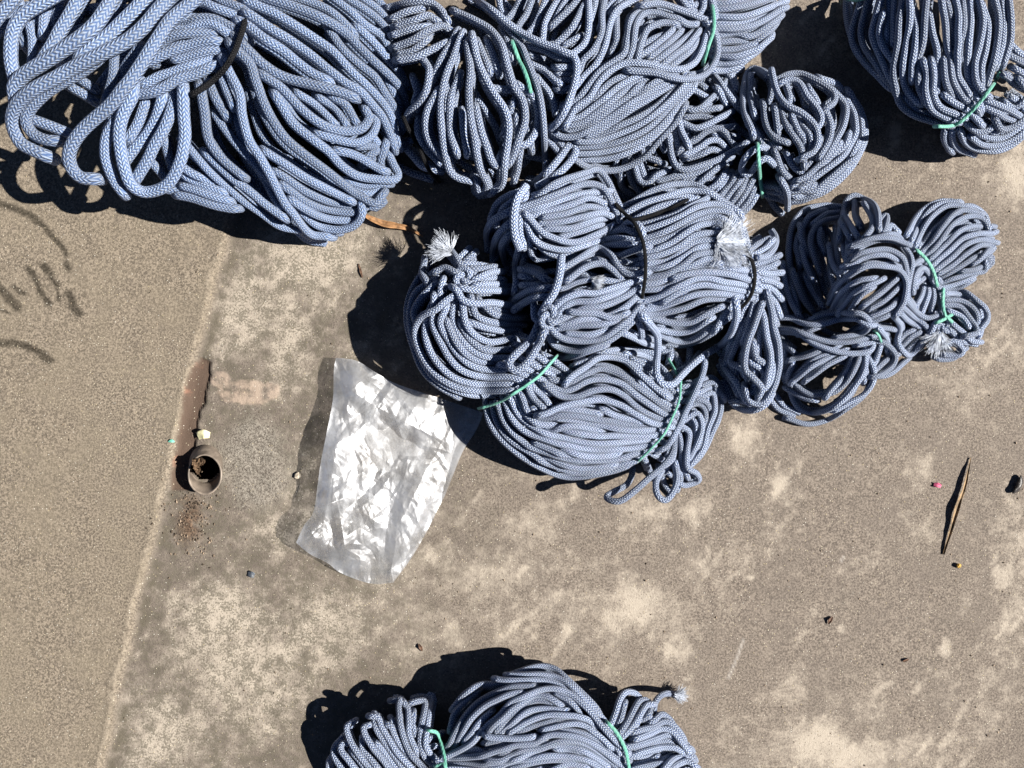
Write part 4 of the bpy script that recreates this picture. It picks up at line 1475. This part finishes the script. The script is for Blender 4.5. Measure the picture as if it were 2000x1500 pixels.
def crumple(seed, amp):
    r = np.random.default_rng(seed); z = np.zeros(bx.shape)
    for lam, a, m in ((210, 1.1, 3), (130, 1.1, 4), (80, .9, 4), (48, .7, 4), (28, .5, 4), (16, .4, 3)):
        for _ in range(m):
            th = r.normal(0, .75); ph = r.uniform(0, 1)
            wq = (fbm(bx, by, lam * 2.2, int(r.integers(1e6)), 2) - .5) * lam * 2.2
            q = ((bx * math.cos(th) + by * math.sin(th) + wq) / lam + ph)
            qf = q % 1; tri = np.where(qf < .3, qf / .3, (1 - qf) / .7)
            gate = sm(fbm(bx, by, lam * 1.6, int(r.integers(1e6)), 2), .42, .62)
            z += a * tri * lam * .07 * gate
    z -= np.percentile(z, 12); return np.maximum(z, 0) * S * amp
edge = np.minimum(np.minimum(uu, 1 - uu), np.minimum(vv, 1 - vv) * 1.3)
puff = sm(edge, 0, .12)
rim = .023 * (1 - sm(uu, 0, .85)) * sm(vv, -.15, .3) * (1 - .45 * sm(vv, .8, 1.)) + .004
corner = .014 * np.exp(-((bx - 612) / 40) ** 2 - ((by - 1050) / 34) ** 2)
cover = 1 - sm(bx + by * .6, 1330, 1420) * sm(1 - vv, .5, .8)
zt = rim + corner + (crumple(41, 1.) * (.72 + .28 * puff) + .005 * puff) * (.4 + .6 * cover)
zb = rim * .62 + crumple(97, .5) * puff * .5
zb = np.minimum(zb, zt - .0006)
zt = np.maximum(zt, .005); zb = np.clip(zb, .0036, None); zb = np.minimum(zb, zt - .0004)
VT = world(bx.ravel(), by.ravel(), zt.ravel()); VB = world(bx.ravel(), by.ravel(), zb.ravel())
i, j = np.meshgrid(np.arange(nv - 1), np.arange(nu - 1), indexing='ij')
q = np.stack([i * nu + j, (i + 1) * nu + j, (i + 1) * nu + j + 1, i * nu + j + 1], -1).reshape(-1, 4)
nn = nu * nv
faces = np.vstack([q, q[:, ::-1] + nn])
rim_l = [(a * nu, (a + 1) * nu) for a in range(nv - 1)] ; rim_r = [((a + 1) * nu + nu - 1, a * nu + nu - 1) for a in range(nv - 1)]
rim_b = [((nv - 1) * nu + a, (nv - 1) * nu + a + 1) for a in range(nu - 1)]
side = np.array([[b, a, a + nn, b + nn] for a, b in rim_l + rim_r + rim_b])
faces = np.vstack([faces, side])
N = NT('clear_crinkled_plastic'); p = N.pos()
cr = N.noise(p, 120., 4., .6, .6)
bmp = N.bump(cr, .0006, .5)
tr = N.n('ShaderNodeBsdfTransparent', {0: (.93, .94, .95, 1)})
gl = N.n('ShaderNodeBsdfGlossy', {'Color': (.95, .96, 1, 1), 'Roughness': .44, 'Normal': bmp})
df = N.n('ShaderNodeBsdfTranslucent', {'Color': (.9, .9, .9, 1)})
dd = N.n('ShaderNodeBsdfDiffuse', {'Color': (.86, .87, .88, 1)})
m1 = N.n('ShaderNodeMixShader', {0: .4, 1: dd.outputs[0], 2: df.outputs[0]})
m2 = N.n('ShaderNodeMixShader', {0: .72, 1: m1.outputs[0], 2: gl.outputs[0]})
m3 = N.n('ShaderNodeMixShader', {0: N.step(N.noise(p, 16., 4., .6), .35, .68, .14, .52), 1: tr.outputs[0], 2: m2.outputs[0]})
M_BAG = N.done(m3)
o = pymesh('plastic_bag', np.vstack([VT, VB]), [tuple(map(int, f)) for f in faces], M_BAG, smooth=False)
tag(o, 'crinkled clear plastic bag lying flat on the concrete beside the rope', 'plastic bag')

# ---------------------------------------------------------------- drain pipe
org = world(403, 902, 0.)
pipe = bpy.data.objects.new('drain_pipe', None); COL.objects.link(pipe); pipe.location = org
tag(pipe, 'cut grey drain pipe stub sunk in the concrete joint', 'pipe')
M_PIPE = plain_material('weathered_grey_pipe', (.19, .155, .125), .5, .4, .35, 70., .0004)
M_SOIL = plain_material('brown_soil', (.10, .065, .04), .95, .1, .6, 260., .003)
def ring(c, rx, ry, z, n=56, jit=0., seed=1):
    a = np.arange(n) / n * 2 * np.pi; r = np.random.default_rng(seed)
    w = 1 + jit * (np.interp(a, np.linspace(0, 2 * np.pi, 15), np.r_[(q := r.uniform(-1, 1, 14)), q[0]]))
    return world(c[0] + np.cos(a) * rx * w, c[1] + np.sin(a) * ry * w, np.full(n, z))
rings = [ring((402, 905), 33, 37, -.012), ring((402, 906), 33, 37, .004), ring((402, 915), 33, 38, .012), ring((400, 927), 33.5, 40, .022, jit=.012), ring((400, 927), 33, 39.5, .0228, jit=.02),
         ring((400, 927), 30.5, 37, .0226, jit=.02), ring((400, 926), 30, 36.5, .021), ring((402, 912), 30, 34, .008), ring((403, 905), 29.5, 33, -.01), ring((403, 905), 29.5, 33, -.14)]
vs = np.vstack(rings) - org; n = 56
fs = [(a * n + k, a * n + (k + 1) % n, (a + 1) * n + (k + 1) % n, (a + 1) * n + k) for a in range(len(rings) - 1) for k in range(n)]
pymesh('pipe_wall', vs, fs, M_PIPE, pipe)
gxx, gyy = np.meshgrid(np.linspace(-1, 1, 26), np.linspace(-1, 1, 26))
rr = np.hypot(gxx, gyy); mk = rr <= 1.02
cxp, cyp = 404 + gxx * 29, 902 + gyy * 32
zz = -.10 + .02 * fbm(cxp, cyp, 9, 301) + .118 * sm(-gxx - .02 + (fbm(cxp, cyp, 12, 300) - .5) * .9, .12, .42) * sm(gyy * .6 - gyy ** 2 * .7 + .55, 0, .45) + .006 * fbm(cxp, cyp, 6, 302)
V = world(cxp.ravel(), cyp.ravel(), zz.ravel()) - org
fs = [(a * 26 + b, (a + 1) * 26 + b, (a + 1) * 26 + b + 1, a * 26 + b + 1) for a in range(25) for b in range(25) if mk[a, b] and mk[a + 1, b] and mk[a, b + 1] and mk[a + 1, b + 1]]
pymesh('soil_plug', V, fs, M_SOIL, pipe, smooth=False)

# ---------------------------------------------------------------- leaves and litter
def leaf(name, path, widths, lifts, mat, label, cat, fold=.5, curl=0.):
    P = catmull(np.array(path, float), 2.5); n = len(P)
    t = np.linspace(0, 1, n)
    w = np.interp(t, np.linspace(0, 1, len(widths)), widths) * (1 + .12 * wob(n, 6)); L = np.interp(t, np.linspace(0, 1, len(lifts)), lifts)
    T = np.gradient(P, axis=0); T /= np.linalg.norm(T, axis=1)[:, None]; Nn = np.c_[-T[:, 1], T[:, 0]]
    ks = np.linspace(-1, 1, 7); rows = []
    for th in (0, -.0005):
        for k in ks:
            q = P + Nn * (k * w)[:, None]
            z = gz(q[:, 0], q[:, 1]) + L + abs(k) ** 1.3 * w * S * fold + wob(n, 5) * .0006 + k * w * S * curl * np.sin(t * 5) + th + .0008
            rows.append(world(q[:, 0], q[:, 1], z))
    V = np.stack(rows, 1).reshape(-1, 3); m = 14; fs = []
    for i in range(n - 1):
        for k in range(6):
            fs.append((i * m + k, i * m + k + 1, (i + 1) * m + k + 1, (i + 1) * m + k))
            fs.append((i * m + 7 + k, (i + 1) * m + 7 + k, (i + 1) * m + 8 + k, i * m + 8 + k))
        fs.append((i * m, (i + 1) * m, (i + 1) * m + 7, i * m + 7)); fs.append((i * m + 6, i * m + 13, (i + 1) * m + 13, (i + 1) * m + 6))
    o = pymesh(name, V, fs, mat, smooth=True); tag(o, label, cat); return o
M_DRY = plain_material('dry_brown_leaf', (.26, .14, .065), .6, .3, .45, 130., .0005)
M_STRAW = plain_material('dry_straw_leaf', (.21, .14, .075), .6, .3, .5, 90., .0005)
M_DARKLEAF = plain_material('dark_dry_leaf', (.10, .055, .035), .7, .3, .5, 200., .0005)
leaf('dry_leaf', [(702, 414), (728, 428), (752, 437), (775, 441), (800, 447), (826, 462)], [2, 5, 6.5, 6, 4, 1], [.012, .010, .005, .006, .003, .001], M_DRY, 'curled orange brown leaf poking out under the thick blue rope', 'leaf', .7, .5)
leaf('dry_leaf', [(1896, 894), (1890, 925), (1883, 955), (1872, 985), (1864, 1012), (1858, 1035), (1850, 1060), (1843, 1083)], [.8, 2.4, 3.4, 4.2, 5.4, 3.6, 2.4, 2], [.001, .0025, .003, .0025, .003, .0025, .0015, .0005], M_STRAW, 'long narrow straw coloured leaf on bare concrete at the right', 'leaf', .9, .3)
leaf('leaf_sliver', [(700, 515), (704, 528), (708, 542)], [1, 2.4, .8], [.001, .002, .001], M_DARKLEAF, 'thin dark leaf sliver on pale concrete above the bag', 'leaf')
leaf('pink_petal', [(1824, 946), (1831, 947), (1838, 950)], [3, 5, 3], [.001, .003, .001], plain_material('pink_petal', (.45, .09, .17), .5, .3, .3, 200.), 'tiny pink petal left of the long straw leaf', 'petal', .6)
leaf('paper_scrap', [(386, 852), (396, 848), (410, 850)], [7, 9, 6], [.004, .008, .005], plain_material('pale_yellow_paper', (.55, .52, .32), .5, .3, .3, 90.), 'pale yellow scrap at the top of the drain pipe', 'scrap', .3)
leaf('twine_snippet', [(329, 863), (335, 861), (341, 863)], [1.5, 3.4, 1.5], [.001, .002, .001], plain_material('mint_twine_snippet', (.13, .38, .3), .5, .3, .3, 200.), 'mint green snippet on the left slab near the pipe', 'scrap')
leaf('dark_chip', [(484, 1121), (490, 1122), (497, 1124)], [4, 7, 4], [.001, .004, .002], plain_material('slate_chip', (.06, .07, .085), .5, .5, .4, 250.), 'small dark slate chip left of the plastic bag', 'chip', .3)
leaf('leaf_crumb', [(818, 1258), (822, 1266), (824, 1272)], [1.5, 3.5, 1.5], [.001, .003, .001], M_DARKLEAF, 'brown leaf crumb on concrete above the bottom rope coil', 'leaf')
leaf('brown_husk', [(1618, 1219), (1622, 1211), (1626, 1205)], [2, 4, 2], [.001, .003, .001], M_DARKLEAF, 'small reddish brown husk left of a pale spot, lower right concrete', 'husk')
leaf('brown_crumb', [(1764, 1292), (1770, 1290), (1775, 1287)], [1.5, 2.6, 1.5], [.001, .002, .001], M_DARKLEAF, 'tiny brown crumb left of the white splash mark', 'crumb')
# seed pod at the right border, flower bud, pebble
def blob(name, c, rx, ry, rz, rot, mat, label, cat, seed=0, bend=0., jit=.15):
    a = math.radians(rot); vs, fs = [], []; nu_, nv_ = 20, 14
    for iv in range(nv_ + 1):
        ph = math.pi * iv / nv_
        for iu in range(nu_):
            t = 2 * math.pi * iu / nu_
            x, y, z = math.cos(ph), math.sin(ph) * math.cos(t), math.sin(ph) * math.sin(t)
            w = 1 + jit * (math.sin(3 * t + seed) * math.sin(4 * ph + seed) + .5 * math.sin(7 * ph + t * 2))
            X_, Y_ = x * rx, y * ry * w + bend * (1 - x * x)
            p2 = (c[0] + X_ * math.cos(a) - Y_ * math.sin(a), c[1] + X_ * math.sin(a) + Y_ * math.cos(a))
            vs.append(world(p2[0], p2[1], rz * (1 + z * w) + float(gz(c[0], c[1]))))
    for iv in range(nv_):
        for iu in range(nu_):
            fs.append((iv * nu_ + iu, iv * nu_ + (iu + 1) % nu_, (iv + 1) * nu_ + (iu + 1) % nu_, (iv + 1) * nu_ + iu))
    o = pymesh(name, vs, fs, mat); tag(o, label, cat); return o
blob('seed_pod', (1986, 946), 20, 6, .0045, 115, plain_material('black_seed_pod', (.03, .025, .022), .45, .5, .5, 300., .0008), 'small black curved seed pod at the right border', 'seed pod', 1, -5)
blob('flower_bud', (1873, 1105), 4.5, 4.5, .003, 20, plain_material('orange_flower_bud', (.50, .30, .07), .5, .3, .5, 160.), 'tiny orange flower bud below the long straw leaf', 'flower bud', 2)
blob('pebble', (581, 929), 6, 7, .003, 40, plain_material('pale_pebble', (.45, .39, .31), .8, .3, .3, 200., .0005), 'pale pebble at the left edge of the plastic bag shadow', 'pebble', 3)
# loose grit
gm_v, gm_f = [], []
r = np.random.default_rng(77)
for k in range(900):
    x, y = r.uniform(-60, 2060), r.uniform(-60, 1560)
    if k < 160: x, y = r.normal(372, 26), r.normal(1015, 40)
    elif k < 230: x, y = r.normal(390, 22), r.normal(985, 14)
    s_ = r.uniform(.7, 2.2) * (1.35 if k < 230 else 1.)
    b = len(gm_v); z0 = float(gz(x, y))
    pts = r.normal(0, 1, (6, 3)) * .25 + np.array([[1, 0, 0], [-1, 0, 0], [0, 1, 0], [0, -1, 0], [0, 0, 1], [0, 0, -.6]])
    for q in pts: gm_v.append(world(x + q[0] * s_, y + q[1] * s_, z0 + (q[2] + .4) * s_ * S))
    gm_f += [(b + i_, b + j_, b + k_) for i_, j_, k_ in ((0, 2, 4), (2, 1, 4), (1, 3, 4), (3, 0, 4), (2, 0, 5), (1, 2, 5), (3, 1, 5), (0, 3, 5))]
o = pymesh('grit', gm_v, gm_f, plain_material('loose_grit', (.17, .13, .095), .9, .2, .7, 40.), smooth=False)
tag(o, 'loose sand grit scattered over the concrete and below the pipe', 'grit', kind='stuff')

# ---------------------------------------------------------------- light and camera
EL, AZ = math.radians(42), math.radians(0)      # sun stands to the right of the yard
dirv = np.array([-math.cos(EL) * .998, math.cos(EL) * .06, -math.sin(EL)])   # travel direction of the light
sun = bpy.data.lights.new('sun', 'SUN'); sun.energy = SUN_E; sun.angle = math.radians(.55); sun.color = (1, .955, .88)
so = bpy.data.objects.new('sun', sun); COL.objects.link(so)
from mathutils import Vector
so.rotation_euler = Vector(dirv).to_track_quat('-Z', 'Y').to_euler()
so.location = (3, 0, 4)
w = bpy.data.worlds.new('World'); scene.world = w; w.use_nodes = True
nt = w.node_tree; bg = nt.nodes['Background']
sky = nt.nodes.new('ShaderNodeTexSky'); sky.sky_type = 'NISHITA'; sky.sun_disc = False; sky.air_density = .3; sky.dust_density = .05; sky.altitude = 2500
sky.sun_elevation = EL; sky.sun_rotation = math.atan2(-dirv[0], -dirv[1])
nt.links.new(sky.outputs[0], bg.inputs[0]); bg.inputs[1].default_value = SKY_E
cam = bpy.data.cameras.new('camera'); co = bpy.data.objects.new('camera', cam); COL.objects.link(co)
co.location = (0, 0, H); cam.sensor_width = 36; cam.lens = 36 * H / (2000 * S); cam.clip_start = .01; cam.clip_end = 200
scene.camera = co
scene.view_settings.view_transform = 'Standard'; scene.view_settings.look = 'None'; scene.view_settings.gamma = 1
scene.view_settings.use_curve_mapping = False
scene.view_settings.exposure = EXPO
